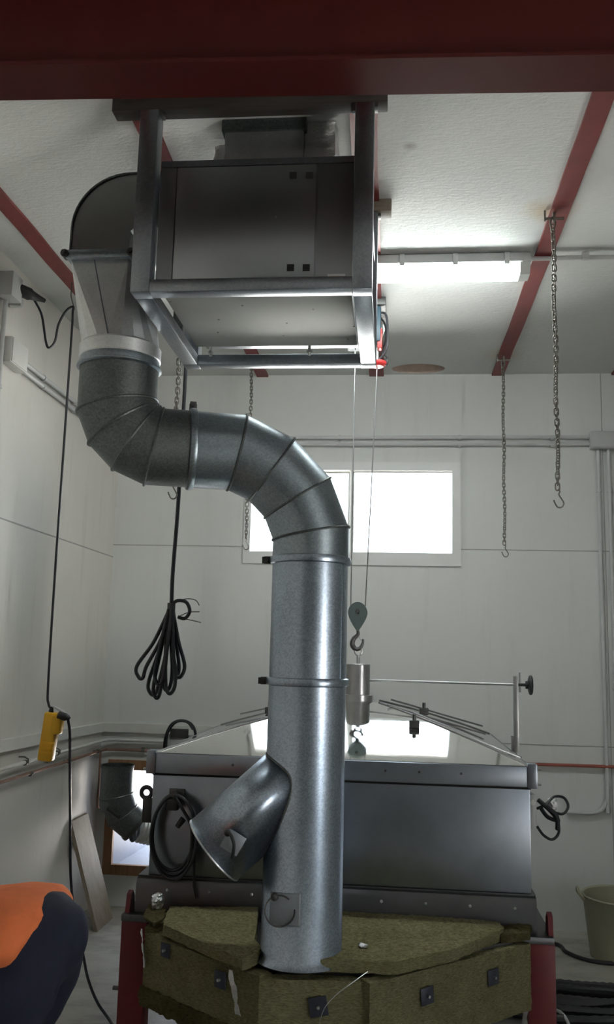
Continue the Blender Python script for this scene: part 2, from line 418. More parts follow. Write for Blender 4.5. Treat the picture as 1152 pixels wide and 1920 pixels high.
# hatch in the wall, lined with wood, opening into a bright masonry shaft
x0, x1, z0, z1 = HAT
hat = MB().box((x0, YB - .012, z0), (x0 + .055, YB + .02, z1)).box((x0 + .055, YB - .012, z0), (x1, YB + .02, z0 + .06)).box((x0 + .055, YB - .012, z1 - .06), (x1, YB + .02, z1))
struct(hat.build('trim_%d' % n_, 'frame_wood', smooth=False)); n_ += 1
tun = MB()
yt = YB + .14
tun.quad((x0, yt - .12, z0), (x0 + .10, yt + .75, z0 + .03), (x0 + .10, yt + .75, z1), (x0, yt - .12, z1))
tun.quad((x0, yt - .12, z0 + .005), (x1, yt - .12, z0 + .005), (x1, yt + .75, z0 + .03), (x0 + .10, yt + .75, z0 + .03))
tun.quad((x0, yt - .12, z1), (x0 + .10, yt + .75, z1), (x1, yt + .75, z1), (x1, yt - .12, z1))
tun.quad((x1, yt - .12, z0), (x1, yt + .75, z0 + .03), (x1, yt + .75, z1), (x1, yt - .12, z1))
struct(tun.build('wall_hatch', 'tunnel', smooth=False))

# ------------------------------------------------------------------ steel in the ceiling
bm_ = thing('steel_beam', 'big dark red steel I-beam crossing just under the ceiling in the foreground', 'beam', (-.4, 2.10, 3.09))
def along(t, dy, z): return V((t, 2.135 + .035 * t + dy, z))
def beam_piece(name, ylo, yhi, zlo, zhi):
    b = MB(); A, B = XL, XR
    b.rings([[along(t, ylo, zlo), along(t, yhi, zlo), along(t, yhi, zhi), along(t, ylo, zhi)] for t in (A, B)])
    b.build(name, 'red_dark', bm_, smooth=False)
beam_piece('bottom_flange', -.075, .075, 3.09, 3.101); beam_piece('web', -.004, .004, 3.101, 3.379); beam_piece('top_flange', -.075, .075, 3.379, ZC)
JX = (-1.62, -.875, -.115, .668, 1.425)
JL = ('red ceiling joist strip nearest the left wall', 'red ceiling joist strip behind the fan unit, its end showing under the unit frame', 'red ceiling joist strip along the right side of the fan unit, carrying the hoist',
      'red ceiling joist strip right of the lamp with both right hand chains on it', 'red ceiling joist tip at the right edge of the picture by the back wall')
for k, (x, lb) in enumerate(zip(JX, JL)):
    b = MB(); ys = [2.2 + i * .1 for i in range(35)]; ys[-1] = YB
    w = .038 if k != 2 else .047
    loops = []
    for y in ys:
        j = .004 * noise.noise(V((x * 5, y * 3, 0)))
        loops.append([V((x - w + j, y, ZC - .012)), V((x + w + j, y, ZC - .012)), V((x + w + j, y, ZC)), V((x - w + j, y, ZC))])
    b.rings(loops); tag(b.build('ceiling_joist', 'red', smooth=False), lb, 'beam', 'red joists in the ceiling')

# ================================================================== FAN UNIT AND ITS FRAME
tag(MB().box((-.945, 2.603, 3.337), (-.030, 2.664, ZC), bev=.004).build('timber', 'timber'), 'dark weathered timber across the top of the front posts of the unit frame', 'timber', 'timbers under the ceiling')
tag(MB().box((-.985, 3.315, 3.337), (-.018, 3.385, ZC), bev=.004).build('timber', 'timber_end'), 'short timber end sticking out behind the right side of the fan unit', 'timber', 'timbers under the ceiling')
FX0, FX1, FY0, FY1, FZ0, FZ1 = -.845, -.072, 2.60, 3.385, 2.70, 3.337
fr = thing('support_cage', 'galvanised square tube frame hung from the timbers around the fan unit', 'frame', ((FX0 + FX1) / 2, (FY0 + FY1) / 2, FZ0))
tw = .062
def fbox(name, lo, hi): return MB().box(lo, hi, bev=.003).build(name, 'frame', fr)
for x in (FX0, FX1 - tw):
    for y in (FY0, FY1 - tw):
        p = fbox('post', (x, y, FZ0), (x + tw, y + tw, FZ1))
        MB().box((x - .012, y + .012, FZ1 - .012), (x + tw + .012, y + tw - .012, FZ1), bev=.002).cyl((x - .004, y + .01, FZ1 - .03), (x - .004, y + .01, FZ1 - .002), .009, n=6).build('top_bracket', 'dark_metal', p)
for y in (FY0, FY1 - tw): fbox('bottom_rail', (FX0 + tw, y, FZ0), (FX1 - tw, y + tw * .9, FZ0 + .042))
for x in (FX0, FX1 - tw): fbox('bottom_rail', (x + .002, FY0 + tw, FZ0), (x + tw - .002, FY1 - tw, FZ0 + .042))
for x in (FX0 + .012, FX1 - tw + .012): fbox('upper_rail', (x, FY0 + tw, 3.115), (x + .04, FY1 - tw, 3.155))
MB().box((FX0 + .012, FY0 + .5, 2.74), (FX0 + .05, FY0 + .54, 3.115)).build('rear_strut', 'frame', fr)
un = thing('fan_unit', 'boxy sheet steel extraction fan unit with four square black vent holes', 'fan unit', (-.45, 2.97, 2.755))
UX0, UX1, UY0, UY1, UZ0, UZ1 = -.765, -.142, 2.635, 3.31, 2.755, 3.165
MB().box((UX0 + .02, UY0 + .006, UZ0 + .004), (UX1, UY1, UZ1), bev=.002).build('casing', 'panel', un)
MB().box((UX0 - .008, UY0 - .002, UZ0), (UX0 + .044, UY0 + .02, UZ1 - .022)).build('side_strip', 'panel', un, smooth=False)
MB().box((-.253, UY0 - .002, UZ0), (UX1 + .006, UY0 + .02, UZ1 - .022)).build('side_strip', 'panel', un, smooth=False)
MB().box((UX0 - .008, UY0 - .004, UZ1 - .020), (UX1 + .006, UY0 + .02, UZ1 + .002)).build('top_strip', 'frame', un, smooth=False)
dp = MB().box((UX0 + .049, UY0 - .006, UZ0 - .001), (-.258, UY0 + .012, UZ1 - .024), bev=.0015).build('access_panel', 'panel', un)
for px, py in ((550, 329), (581, 329), (545, 502), (574.5, 502)):
    c = atY(px, py, UY0 - .006); MB().box((c.x - .0115, c.y - .0015, c.z - .0115), (c.x + .0115, c.y + .002, c.z + .0115)).build('vent_hole', 'hole', dp, smooth=False)
MB().cyl((-.385, UY0 - .009, 2.96), (-.385, UY0 - .005, 2.96), .003, n=10).build('screw', 'zinc', dp)
c = atY(631, 519, UY0 - .003); MB().box((c.x - .028, c.y - .002, c.z - .009), (c.x + .028, c.y + .001, c.z + .009)).build('sticker', 'conduit', un, smooth=False)
ub = MB().box((FX0 + .075, FY0 + .07, UZ0 - .014), (FX1 - .07, FY1 - .155, UZ0 + .003), bev=.002).build('underside_sheet', 'under', un)
for k in range(9):
    q = V((-.76 + .08 * k + .03 * math.sin(k * 2.1), 2.78 + .42 * ((k * 37) % 10) / 10, UZ0 - .014)); MB().cyl(q, q - V((0, 0, .003)), .0035, n=8).build('rivet', 'steel', ub)
for x in (-.72, -.33):
    MB().cyl((x, FY1 - .12, UZ0 - .04), (x, FY1 - .12, UZ0 + .01), .006, n=8).cyl((x, FY1 - .12, UZ0 - .03), (x, FY1 - .12, UZ0 - .02), .011, n=6).build('hanger_bolt', 'zinc', un)
ex = thing('exhaust_duct', 'square bluish duct between the top of the fan unit and the ceiling', 'duct', (-.46, 2.88, UZ1))
MB().box((-.592, 2.76, UZ1), (-.318, 3.05, ZC - .04), bev=.003).build('duct_body', 'galv_bright', ex)
MB().box((-.602, 2.75, ZC - .045), (-.308, 3.06, ZC), bev=.003).build('collar', 'galv_dull', ex)
b = MB().box((-.316, 2.78, UZ1), (-.21, 3.02, ZC - .002)); b.rough(.03, .005, 22, 3); b.build('foil_wrap', 'foil', ex)
b = MB().box((-.635, 2.80, UZ1), (-.594, 3.02, ZC - .07)); b.rough(.025, .008, 30, 5); b.build('foil_wrap', 'foil', ex)

# ================================================================== DUCT RUN
DR = .135
# rectangular elbow leaving the left side of the unit
el = thing('rectangular_elbow', 'curved rectangular sheet metal elbow on the left side of the fan unit', 'duct', (-1.0, 2.99, 2.94))
EY0, EY1 = 2.82, 3.15
arc = []
xo, xi, zt, zb_, ze = -1.139, -.927, 3.237, 3.031, 2.944
prof = [V((UX0 + .02, 0, zt))]
Rr = .205
for k in range(13):
    a = PI / 2 + k / 12 * PI / 2; prof.append(V((xo + Rr + Rr * math.cos(a), 0, zt - Rr + Rr * math.sin(a))))
prof += [V((xo, 0, ze)), V((xi, 0, ze)), V((xi, 0, zb_ - .01)), V((xi + .012, 0, zb_)), V((UX0 + .02, 0, zb_))]
MB().prism([p + V((0, EY0, 0)) for p in prof], (0, EY1 - EY0, 0)).build('elbow_body', 'duct_sheet', el, angle=25)
for y in (EY0 - .004, EY1 + .004): MB().tube([p + V((0, y, 0)) for p in prof[:14]] + [V((xo, y, ze))], .004, 6).build('edge_seam', 'galv_dull', el)
fl = MB().box((xo - .012, EY0 - .014, ze - .026), (xi + .010, EY1 + .012, ze + .006), bev=.004).build('flange', 'galv_mid', el)
for x in (xo - .014, xi + .012):
    MB().cyl((x, EY0 - .022, ze - .010), (x, EY0 + .012, ze - .010), .014, n=14).cyl((x, EY0 - .034, ze - .010), (x, EY0 - .02, ze - .010), .008, n=6).build('clamp_bolt', 'dark_metal', fl)
# transition square-to-round
TC = V((-.958, 2.885, 2.618))
tr = thing('duct_transition', 'bright sheet metal transition from rectangular to round, below the rectangular elbow', 'duct', TC)
n = 64
def rect_pt(i):     # follow the rectangle by angle so that corners meet the circle quarters
    a = 2 * PI * i / n; cx_, cy_, hx, hy = (xo + xi) / 2, (EY0 + EY1) / 2, (xi - xo) / 2 - .002, (EY1 - EY0) / 2 - .004
    c, s = math.cos(a), math.sin(a); k = 1 / max(abs(c), abs(s)); return V((cx_ + c * k * hx, cy_ + s * k * hy, ze - .022))
b = MB(); top = [rect_pt(i) for i in range(n)]; bot = [TC + V((DR * math.cos(2 * PI * i / n), DR * math.sin(2 * PI * i / n), 0)) for i in range(n)]
hx, hy = (xi - xo) / 2 - .002, (EY1 - EY0) / 2 - .004
tc_ = V(((xo + xi) / 2, (EY0 + EY1) / 2, ze - .022))
cor = [b.bm.verts.new(tc_ + V((sx * hx, sy * hy, 0))) for sx, sy in ((1, 1), (-1, 1), (-1, -1), (1, -1))]
NQ = 5; cir = [b.bm.verts.new(TC + V((DR * math.cos(PI / 2 * i / NQ), DR * math.sin(PI / 2 * i / NQ), 0))) for i in range(4 * NQ)]
for q in range(4):       # bent corner fans and flat triangles between them
    for i in range(NQ): b.bm.faces.new((cor[q], cir[q * NQ + i], cir[(q * NQ + i + 1) % (4 * NQ)]))
    b.bm.faces.new((cor[q], cir[(q + 1) * NQ % (4 * NQ)], cor[(q + 1) % 4]))
b.build('transition_body', 'galv_bright', tr, angle=8)
sm_ = [tc_ + V((-.02, -hy - .001, 0)), (tc_ + V((-.02, -hy, 0))) * .4 + (TC + V((-.004, -DR, 0))) * .6 + V((0, -.001, 0)), TC + V((-.002, -DR - .002, 0))]
MB().tube(sm_, .0022, 6).build('lock_seam', 'galv_mid', tr)
MB().lathe(TC + V((0, 0, -.052)), (0, 0, 1), [(0, DR + .003), (.004, DR + .006), (.045, DR + .006), (.052, DR + .001)], 48, False).build('collar', 'galv_bright', tr)
MB().lathe(TC + V((0, 0, -.088)), (0, 0, 1), [(0, DR + .002), (.005, DR + .011), (.010, DR + .011), (.014, DR + .004), (.032, DR + .004), (.037, DR + .002)], 48, False).build('collar', 'galv_mid', tr)
# the S bend lies in one vertical plane turned a little about z
al = math.radians(17.5); hd = V((math.cos(al), math.sin(al), 0)); up = V((0, 0, 1)); S0 = V((TC.x, TC.y, 0))
def sp(s_, z): return S0 + hd * s_ + up * z
SEND = .70; ZH = 2.27
binorm = hd.cross(up)
def elbow_path(cs, cz, Rb, a0, a1, start, end, nj=4):
    st = (a1 - a0) / nj; k = Rb / math.cos(st / 2)
    return [start] + [sp(cs + k * math.cos(a0 + st * (i + .5)), cz + k * math.sin(a0 + st * (i + .5))) for i in range(nj)] + [end]
def gored(path, r, mats, root, seam='galv_dull', nn=48):
    dirs = [(b_ - a_).normalized() for a_, b_ in zip(path, path[1:])]; loops = []
    for i, p in enumerate(path):
        di = dirs[max(i - 1, 0)]; dn = dirs[min(i, len(dirs) - 1)]; nrm = (di + dn).normalized(); u = binorm.normalized(); w = u.cross(di).normalized(); lp = []
        for k in range(nn):
            q = u * (math.cos(2 * PI * k / nn) * r) + w * (math.sin(2 * PI * k / nn) * r); lp.append(p + q - di * (q.dot(nrm) / di.dot(nrm)))
        loops.append(lp)
    for i in range(len(path) - 1):
        MB().rings([loops[i], loops[i + 1]], False).build('gore', mats, root)
    for i in range(1, len(path) - 1):
        c = path[i]; MB().tube([c + (q - c) * (1 + .010) for q in loops[i]], .0048, 6, True).build('seam_bead', seam, root)
    return loops
R1 = .165
SC1 = .262
e1 = thing('segmented_elbow', 'dull dark grey segmented elbow turning the duct sideways below the transition', 'duct', sp(R1, ZH), 'segmented duct elbows')
p1 = elbow_path(R1, ZH + R1, R1, PI, 1.5 * PI, TC + V((0, 0, -.08)), sp(SC1, ZH))
gored(p1, DR, 'galv_dull', e1)
R2 = .345
e2 = thing('segmented_elbow', 'grey segmented elbow curving down onto the tall vertical pipe in the centre', 'duct', sp(SEND - R2, ZH), 'segmented duct elbows')
p2 = elbow_path(SEND - R2, ZH - R2, R2, PI / 2, 0, sp(SC1 + .002, ZH), sp(SEND, 1.895))
gored(p2, DR, 'galv_mid', e2)
def clamp_ring(c, d, root, lug_dir, mat_='galv_mid'):
    d = V(d).normalized(); c = V(c)
    k = MB().lathe(c - d * .014, d, [(0, DR), (.003, DR + .008), (.010, DR + .010), (.018, DR + .010), (.025, DR + .008), (.028, DR)], 48, False).build('clamp_ring', mat_, root)
    ld = V(lug_dir).normalized(); sd = d.cross(ld).normalized(); q = c + ld * (DR + .012)
    rot = Matrix((ld, d, sd)).transposed()
    b_ = MB().box(q - V((.016, .013, .006)) + sd * 0, q + V((.016, .013, .006)), rot)
    b_.cyl(q + ld * .008 - sd * .022, q + ld * .008 + sd * .022, .007, n=8); b_.box(q + ld * .012 - V((.012, .011, .010)), q + ld * .012 + V((.012, .011, .010)), rot)
    b_.build('clamp_lug', 'dark_metal', k)
clamp_ring(sp(SC1, ZH), hd, e2, up)
PX = sp(SEND, 0)
PYC = PX.y
def pxy(z): return V((PX.x, PX.y, z))
vp = thing('straight_pipe', 'straight round galvanised pipe length in the middle, between two ring clamps', 'duct', pxy(1.476))
MB().lathe(pxy(1.476), (0, 0, 1), [(0, DR - .001), (.419, DR - .001)], 64, False).build('pipe_body', 'galv', vp, angle=60)
MB().box(V((PX.x + .118, PYC - .062, 1.48)), V((PX.x + .122, PYC - .058, 1.89))).build('lock_seam', 'galv_mid', vp, smooth=False)
clamp_ring(pxy(1.895), (0, 0, 1), vp, (-1, -.12, 0), 'galv')
yp = thing('branch_pipe', 'lowest galvanised pipe with a slanting open side branch, standing on the insulated box', 'duct', pxy(.582))
MB().lathe(pxy(.582), (0, 0, 1), [(0, DR + .022), (.004, DR + .018), (.018, DR), (.894, DR - .001)], 64, False).build('pipe_body', 'galv', yp, angle=60)
clamp_ring(pxy(1.476), (0, 0, 1), yp, (-1, -.1, 0), 'galv')
# branch: circle swept until it meets the main pipe
bd = V((-.735, -.10, -.67)).normalized(); BR = .123; J = pxy(1.185)
bu = bd.cross(V((0, 1, 0))).normalized(); bw = bd.cross(bu).normalized()
nb = 64; inner, outer, lip = [], [], []
for k in range(nb):
    q = J + bu * (BR * math.cos(2 * PI * k / nb)) + bw * (BR * math.sin(2 * PI * k / nb))
    ox, oy = q.x - PX.x, q.y - PX.y; A = bd.x ** 2 + bd.y ** 2; B = 2 * (ox * bd.x + oy * bd.y); Cc = ox * ox + oy * oy - (DR - .004) ** 2
    t = (-B + math.sqrt(max(B * B - 4 * A * Cc, 0))) / (2 * A); inner.append(q + bd * t); outer.append(q + bd * .405); lip.append(q + bd * .405 - (q - J).normalized() * .004)
br = MB().rings([inner, outer], False).build('side_branch', 'galv', yp, solid=.002)
MB().tube([q + bd * .002 for q in inner], .0055, 6, True).build('weld_bead', 'galv_dull', br)
MB().tube(outer, .0035, 6, True).build('rim', 'galv_bright', br)
# small inspection plates with handles
def plate(root, c, nrm, ux, half, name='inspection_plate'):
    nrm = V(nrm).normalized(); ux = V(ux); ux = (ux - nrm * ux.dot(nrm)).normalized(); uy = nrm.cross(ux); c = V(c)
    rot = Matrix((ux, uy, nrm)).transposed()
    return MB().box(c - V((half, half, .0025)), c + V((half, half, .0025)), rot, .001).build(name, 'plate_sheet', root), ux, uy, nrm
nb_ = (V((.10, -1, -.10)) - bd * V((.10, -1, -.10)).dot(bd)).normalized()
pc = J + bd * .320 + nb_ * (BR + .004)
pl, ux, uy, nn_ = plate(br, pc + nb_ * .004, nb_, bd + V((.25, 0, -.2)), .032)
h0 = atY(427, 1562, pc.y - .012); h1 = atY(436, 1608, pc.y - .010)
MB().tube(spline([h0 + V((-.004, 0, .004)), h0 + V((.012, -.012, -.002)), (h0 + h1) / 2 + V((.016, -.018, .006)), h1]), .0055, 8).ball(h0, .011).build('handle', 'black', pl)
pn = V((-.10, -1, 0)).normalized(); pc2 = V((PX.x - .030, PYC, .765)) + pn * (DR + .0035)
pl2, ux, uy, nn_ = plate(yp, pc2 , pn, V((1, -.1, 0)), .048)
MB().box(pc2 + V((.045, -.006, -.047)), pc2 + V((.051, .012, .047))).build('plate_edge', 'galv_bright', pl2, smooth=False)
rc = pc2 + V((-.012, -.016, -.002))
MB().tube([rc + V((.047 * math.cos(a), -.006 * math.sin(a * 2), .047 * math.sin(a))) for a in [2 * PI * k / 40 + .9 for k in range(36)]], .003, 6).ball(rc + V((-.018, -.004, .042)), .013).build('wire_handle', 'dark_metal', pl2)
# ================================================================== HOOD AND TABLE
HX0, HX1, HY0, HY1 = -.945, .535, 3.55, 4.93
APX = V((-.164, 4.40, 1.346))
hd_ = thing('furnace_hood', 'big stainless steel furnace hood with a low pyramid top, behind the vertical pipe', 'hood', (-.2, 4.22, .57))
MB().box((HX0 + .003, HY0 + .004, .70), (HX1 - .003, HY1, 1.09), bev=.004).build('body', 'stainless', hd_)
MB().box((HX0 - .005, HY0 - .012, 1.088), (HX1 + .006, HY1 + .01, 1.164), bev=.003).build('upper_band', 'stainless', hd_)
MB().box((HX0 + .002, HY0 - .002, 1.079), (HX1 - .002, HY0 + .02, 1.090)).build('seam_gap', 'hole', hd_, smooth=False)
bs = MB(); pr = [(HY0 - .028, .57), (HY0 - .028, .672), (HY0 - .016, .690), (HY0 - .002, .694), (HY0 - .002, .70), (HY1, .70), (HY1, .57)]
bs.prism([V((HX0 - .035, y, z)) for y, z in pr], (HX1 - HX0 + .045, 0, 0)); bs = bs.build('base_skirt', 'stainless_dark', hd_)
for k in range(9):
    x = HX0 + .09 + k * .165; MB().lathe((x, HY0 - .028, .655), (0, -1, 0), [(0, .006), (.003, .006), (.005, .003)], 10).build('bolt', 'zinc', bs)
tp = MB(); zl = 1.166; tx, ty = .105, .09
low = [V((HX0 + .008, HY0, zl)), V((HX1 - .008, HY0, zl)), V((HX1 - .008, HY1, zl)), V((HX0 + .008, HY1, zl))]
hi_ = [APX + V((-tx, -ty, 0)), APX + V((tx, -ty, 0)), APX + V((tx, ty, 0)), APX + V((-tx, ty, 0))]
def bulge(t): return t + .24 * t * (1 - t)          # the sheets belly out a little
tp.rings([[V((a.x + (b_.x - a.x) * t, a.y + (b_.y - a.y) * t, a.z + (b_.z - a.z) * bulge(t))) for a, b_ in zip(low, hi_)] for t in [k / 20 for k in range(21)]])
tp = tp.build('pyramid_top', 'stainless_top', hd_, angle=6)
for k in range(4):      # folded edges along the hips
    MB().tube([V((low[k].x + (hi_[k].x - low[k].x) * t, low[k].y + (hi_[k].y - low[k].y) * t, low[k].z + (hi_[k].z - low[k].z) * bulge(t) + .001)) for t in [j / 8 for j in range(9)]], .0045, 6).build('hip_edge', 'steel', tp)
for x in (-.62, -.36, -.02, .11, .27): 
    q = V((x, HY0 - .012, 1.13)); MB().lathe(q, (0, -1, 0), [(0, .005), (.002, .004)], 8).build('rivet', 'dark_metal', hd_)
for x, s in ((HX0 - .004, -1), (HX1 + .004, 1)):
    cb = MB().box((x - .018, HY0 - .018, 1.085), (x + .018, HY0 + .03, 1.176), bev=.003)
    cb.build('corner_bracket', 'stainless', hd_)
    MB().cyl((x + s * .018, HY0 + .005, 1.10), (x + s * .034, HY0 + .005, 1.10), .006, n=8).cyl((x + s * .018, HY0 + .005, 1.155), (x + s * .034, HY0 + .005, 1.155), .006, n=8).build('hinge_pin', 'steel', hd_)
# outlet boss on the apex
bo = MB().lathe(APX, (0, 0, 1), [(0, .073), (.030, .073), (.032, .059), (.176, .059), (.179, .056)], 48).build('outlet_boss', 'steel', hd_, angle=40)
eye = MB().cyl(APX + V((0, 0, .178)), APX + V((0, 0, .222)), .009, n=14)
eye.tube([APX + V((.017 * math.cos(a), 0, .240 + .020 * math.sin(a))) for a in [2 * PI * k / 20 for k in range(20)]], .005, 8, True).build('lifting_eye', 'steel', bo)
# adjusting rod with hand wheel on its post
rodz = 1.447
MB().cyl(APX + V((.05, 0, rodz - APX.z)), (.585, 4.22, rodz + .004), .006, n=12).build('adjusting_rod', 'steel', hd_)
po = MB().box((.561, 4.206, 1.15), (.583, 4.234, 1.49), bev=.002); po.build('rod_post', 'steel', hd_)
MB().box((.55, 4.22, 1.12), (.575, 4.235, 1.22)).build('post_foot', 'steel', hd_)
hw = MB().cyl((.583, 4.22, rodz + .004), (.632, 4.22, rodz + .004), .007, n=12).lathe((.618, 4.22, rodz + .004), (1, 0, 0), [(0, .018), (.01, .018), (.012, .030), (.016, .043), (.022, .046), (.028, .043), (.032, .02)], 32)
hw.build('hand_wheel', 'black', hd_)
MB().cyl((.592, 4.22, rodz - .03), (.592, 4.22, rodz + .06), .005, n=8).build('lock_pin', 'steel', hd_)
# clamp rods lying over the right and left slopes
def slope_z(x, y):
    fx = max((APX.x - tx - x) / (APX.x - tx - HX0), (x - APX.x - tx) / (HX1 - APX.x - tx), 0); fy = max((APX.y - ty - y) / (APX.y - ty - HY0), (y - APX.y - ty) / (HY1 - APX.y - ty), 0)
    return zl + (APX.z - zl) * bulge(1 - max(fx, fy, 0))
def slope_rod(a, b, lift, name='hold_down_rod'):
    A = V((a[0], a[1], slope_z(*a) + lift)); B = V((b[0], b[1], slope_z(*b) + lift)); MB().cyl(A, B, .0045, n=8).build(name, 'steel', tp)
slope_rod((.0, 4.30), (.47, 4.74), .030); slope_rod((-.02, 4.22), (.45, 4.40), .012); slope_rod((.10, 4.12), (.52, 3.70), .010)
slope_rod((-.32, 4.45), (-.80, 4.75), .030); slope_rod((-.30, 4.18), (-.75, 4.05), .012)
for x, y in ((.16, 4.45), (.10, 3.93), (-.62, 4.56)):
    z = slope_z(x, y); MB().box((x - .022, y - .016, z - .004), (x + .022, y + .016, z + .03), bev=.004).cyl((x, y, z + .02), (x, y, z + .055), .008, n=8).build('rod_clamp', 'dark_metal', tp)
# black lever with a ring on the left edge
ll = MB(); ry = HY0 + .05; lc = atY(275, 1486, ry)
ll.tube([lc + V((.021 * math.cos(a), 0, .021 * math.sin(a))) for a in [2 * PI * k / 24 for k in range(24)]], .009, 8, True).box(lc + V((-.012, -.009, -.115)), lc + V((.045, .009, -.02)), bev=.003)
ll.build('lever_ring', 'black', hd_)
hk = MB().box((-.872, HY0 - .004, .985), (-.810, HY0 + .006, 1.03), bev=.002).cyl((-.841, HY0 - .05, 1.012), (-.841, HY0, 1.012), .011, n=10).build('cable_hook', 'dark_metal', hd_)
# red table frame with fins
tb = thing('furnace_table', 'red steel table frame whose square legs carry the furnace hood', 'table', (-.2, 4.2, 0))
for x in (-.967, .556):
    for y in (3.53, 4.85):
        lg = MB().box((x - .052, y - .045, 0), (x + .048, y + .045, .545), bev=.004).build('leg', 'red_leg', tb)
        if y < 4:
            s = -1 if x < 0 else 1
            MB().prism([V((x + s * .036 - .009, y - .035, .545)), V((x + s * .036 - .009, y + .04, .545)), V((x + s * .036 - .009, y + .035, .62)), V((x + s * .036 - .009, y + .01, .645)), V((x + s * .036 - .009, y - .015, .635))], (.018, 0, 0)).build('fin', 'red_leg', lg)
            MB().cyl((x + s * .05, y - .03, .30), (x + s * .075, y - .03, .30), .008, n=8).build('leg_bolt', 'dark_metal', lg)
MB().box((-1.020, 3.48, .545), (.600, 4.90, .570), bev=.003).build('table_plate', 'stainless_dark', tb)
for y in (3.53, 4.85): MB().box((-.92, y - .03, .47), (.51, y + .03, .545)).build('cross_beam', 'red_leg', tb)
# insulated chamber in front of the table, bolted to it
ch = MB(); cp = [(-.80, 3.475), (-.80, 3.34), (-.36, 3.02), (-.075, 3.03), (.44, 3.42), (.44, 3.475)]
ch.prism([V((x, y, .335)) for x, y in cp], (0, 0, .235)); tag(ch.build('combustion_chamber', 'stainless_dark'), 'dark steel chamber wrapped in mineral wool in front of the red table', 'chamber')
WG = 'mineral wool slabs around the chamber'
ZS = .612
def slab(poly, th, label, m='wool', seed=0, amp=.0036, name='wool_slab'):
    b = MB().prism([V((p.x, p.y, p.z - th)) for p in poly], (0, 0, th)); b.rough(.018, amp, 34, seed)
    return tag(b.build(name, m, angle=60), label, 'insulation slab', WG)
lf = [(318, 1699), (306, 1733), (392, 1772), (455, 1797), (481, 1789), (490, 1776), (478, 1760), (482, 1738), (484, 1701)]
slab([atZ(x, y, ZS) for x, y in lf], .036, 'flat yellow-green wool slab on top, left of the vertical pipe', seed=1)
rt = [(640, 1703), (643, 1755), (637, 1772), (612, 1783), (584, 1789), (590, 1799), (745, 1803), (852, 1779), (945, 1741), (936, 1728), (740, 1712)]
slab([atZ(x, y, ZS) for x, y in rt], .038, 'large flat yellow-green wool slab on top, right of the vertical pipe', seed=2)
slab([atZ(x, y, .600) for x, y in ((940, 1752), (992, 1748), (1000, 1722), (900, 1722))], .030, 'small scorched wool remnant on the right corner above the red leg', 'wool_dark', 3, .008)
def panel(A, B, z0, z1, th, label, m='wool', seed=0, lean=0.0, amp=.0036):
    A = V((A[0], A[1], 0)); B = V((B[0], B[1], 0)); d = (B - A).normalized(); inn = V((-d.y, d.x, 0))
    zz = lambda z: V((0, 0, z))
    lo = [A + zz(z0), B + zz(z0), B + inn * th + zz(z0), A + inn * th + zz(z0)]
    b = MB().prism(lo, (0, 0, z1 - z0)); b.rough(.018, amp, 32, seed); o = tag(b.build('wool_slab', m, angle=60), label, 'insulation slab', WG)
    return o, A, d, -inn
def washers(o, A, d, nrm, lst):
    for px, py, tilt, half in lst:
        r = _ray(px, py); t = (A - CAM).dot(nrm) / r.dot(nrm); c = CAM + r * t + nrm * .007
        ux = (Matrix.Rotation(math.radians(tilt), 3, nrm) @ d); uy = nrm.cross(ux); rot = Matrix((ux, uy, nrm)).transposed()
        w = MB().box(c - V((half, half, .0015)), c + V((half, half, .0015)), rot, .001).build('washer_plate', 'plate', o)
        MB().cyl(c, c + nrm * .012, .005, n=8).build('pin', 'zinc', w)
A_L, A_F, A_G, A_R = (-.872, 3.30), (-.405, 2.945), (-.068, 2.975), (.508, 3.44)
r_ = panel(A_L, A_F, .385, .562, .055, 'upright wool slab with two dark square plates facing the front left', seed=4); washers(*r_, [(313, 1781, 3, .024), (416, 1836, 2, .027)])
r_ = panel(A_F, A_G, .32, .556, .05, 'upright wool slab with one tilted square plate, right below the vertical pipe', seed=5); washers(*r_, [(597, 1886, 10, .029)])
r_ = panel((A_G[0] + .010, A_G[1] - .022), A_R, .335, .560, .055, 'upright wool slab with two dark square plates facing the front right', seed=6); washers(*r_, [(799, 1866, 4, .027), (923, 1831, 2, .026)])
panel((-.878, 3.50), (-.878, 3.31), .37, .58, .05, 'narrow wool slab on the left end beside the left red leg', seed=7)
panel((-.885, 3.295), (-.42, 2.935), .325, .385, .05, 'ragged lower wool strip under the slab facing the front left', 'wool_dark', 8, amp=.008)
# foil scraps
def foil(name, pts, label, seed, off, th=.004, group=None):
    b = MB().prism(pts, off); b.rough(.012, .004, 60, seed); return tag(b.build(name, 'foil', angle=30), label, 'foil', group)
c = atY(296, 1689, 3.43)
b = MB().ball(c + V((0, 0, -.004)), .030, (.75, .8, 1.15), 8); b.rough(.012, .011, 40, 11); tag(b.build('foil_wad', 'foil', angle=20), 'crumpled foil wad sticking up on the left corner of the wool', 'foil')
b = MB().prism([atZ(x, y, .604) for x, y in ((268, 1722), (280, 1700), (312, 1706), (306, 1726), (290, 1736))], (0, 0, .008)); b.rough(.015, .006, 40, 12)
tag(b.build('wool_scrap', 'wool_dark', angle=60), 'scorched wool scrap under the foil wad on the left corner', 'insulation scrap')
def strip(pxs, d0, label, seed, w=.018, y=None):
    b = MB(); q = [atY(px, py, yy) for px, py, yy in pxs]; loops = []
    for k, p in enumerate(q):
        ww = w * (.6 + .5 * math.sin(k * 1.9 + seed) ** 2); loops.append([p + V((-ww, 0, 0)), p + V((ww, -.012, 0)), p + V((ww, -.006, .002)), p + V((-ww, .004, .002))])
    b.rings(loops); b.rough(.012, .004, 45, seed); return tag(b.build('foil_strip', 'foil', angle=25), label, 'foil')
strip([(433, 1820, 2.955), (436, 1840, 2.935), (441, 1860, 2.93), (443, 1880, 2.93), (447, 1903, 2.93)], 0, 'torn foil strip hanging over the second plate of the front left slab', 13, .010)
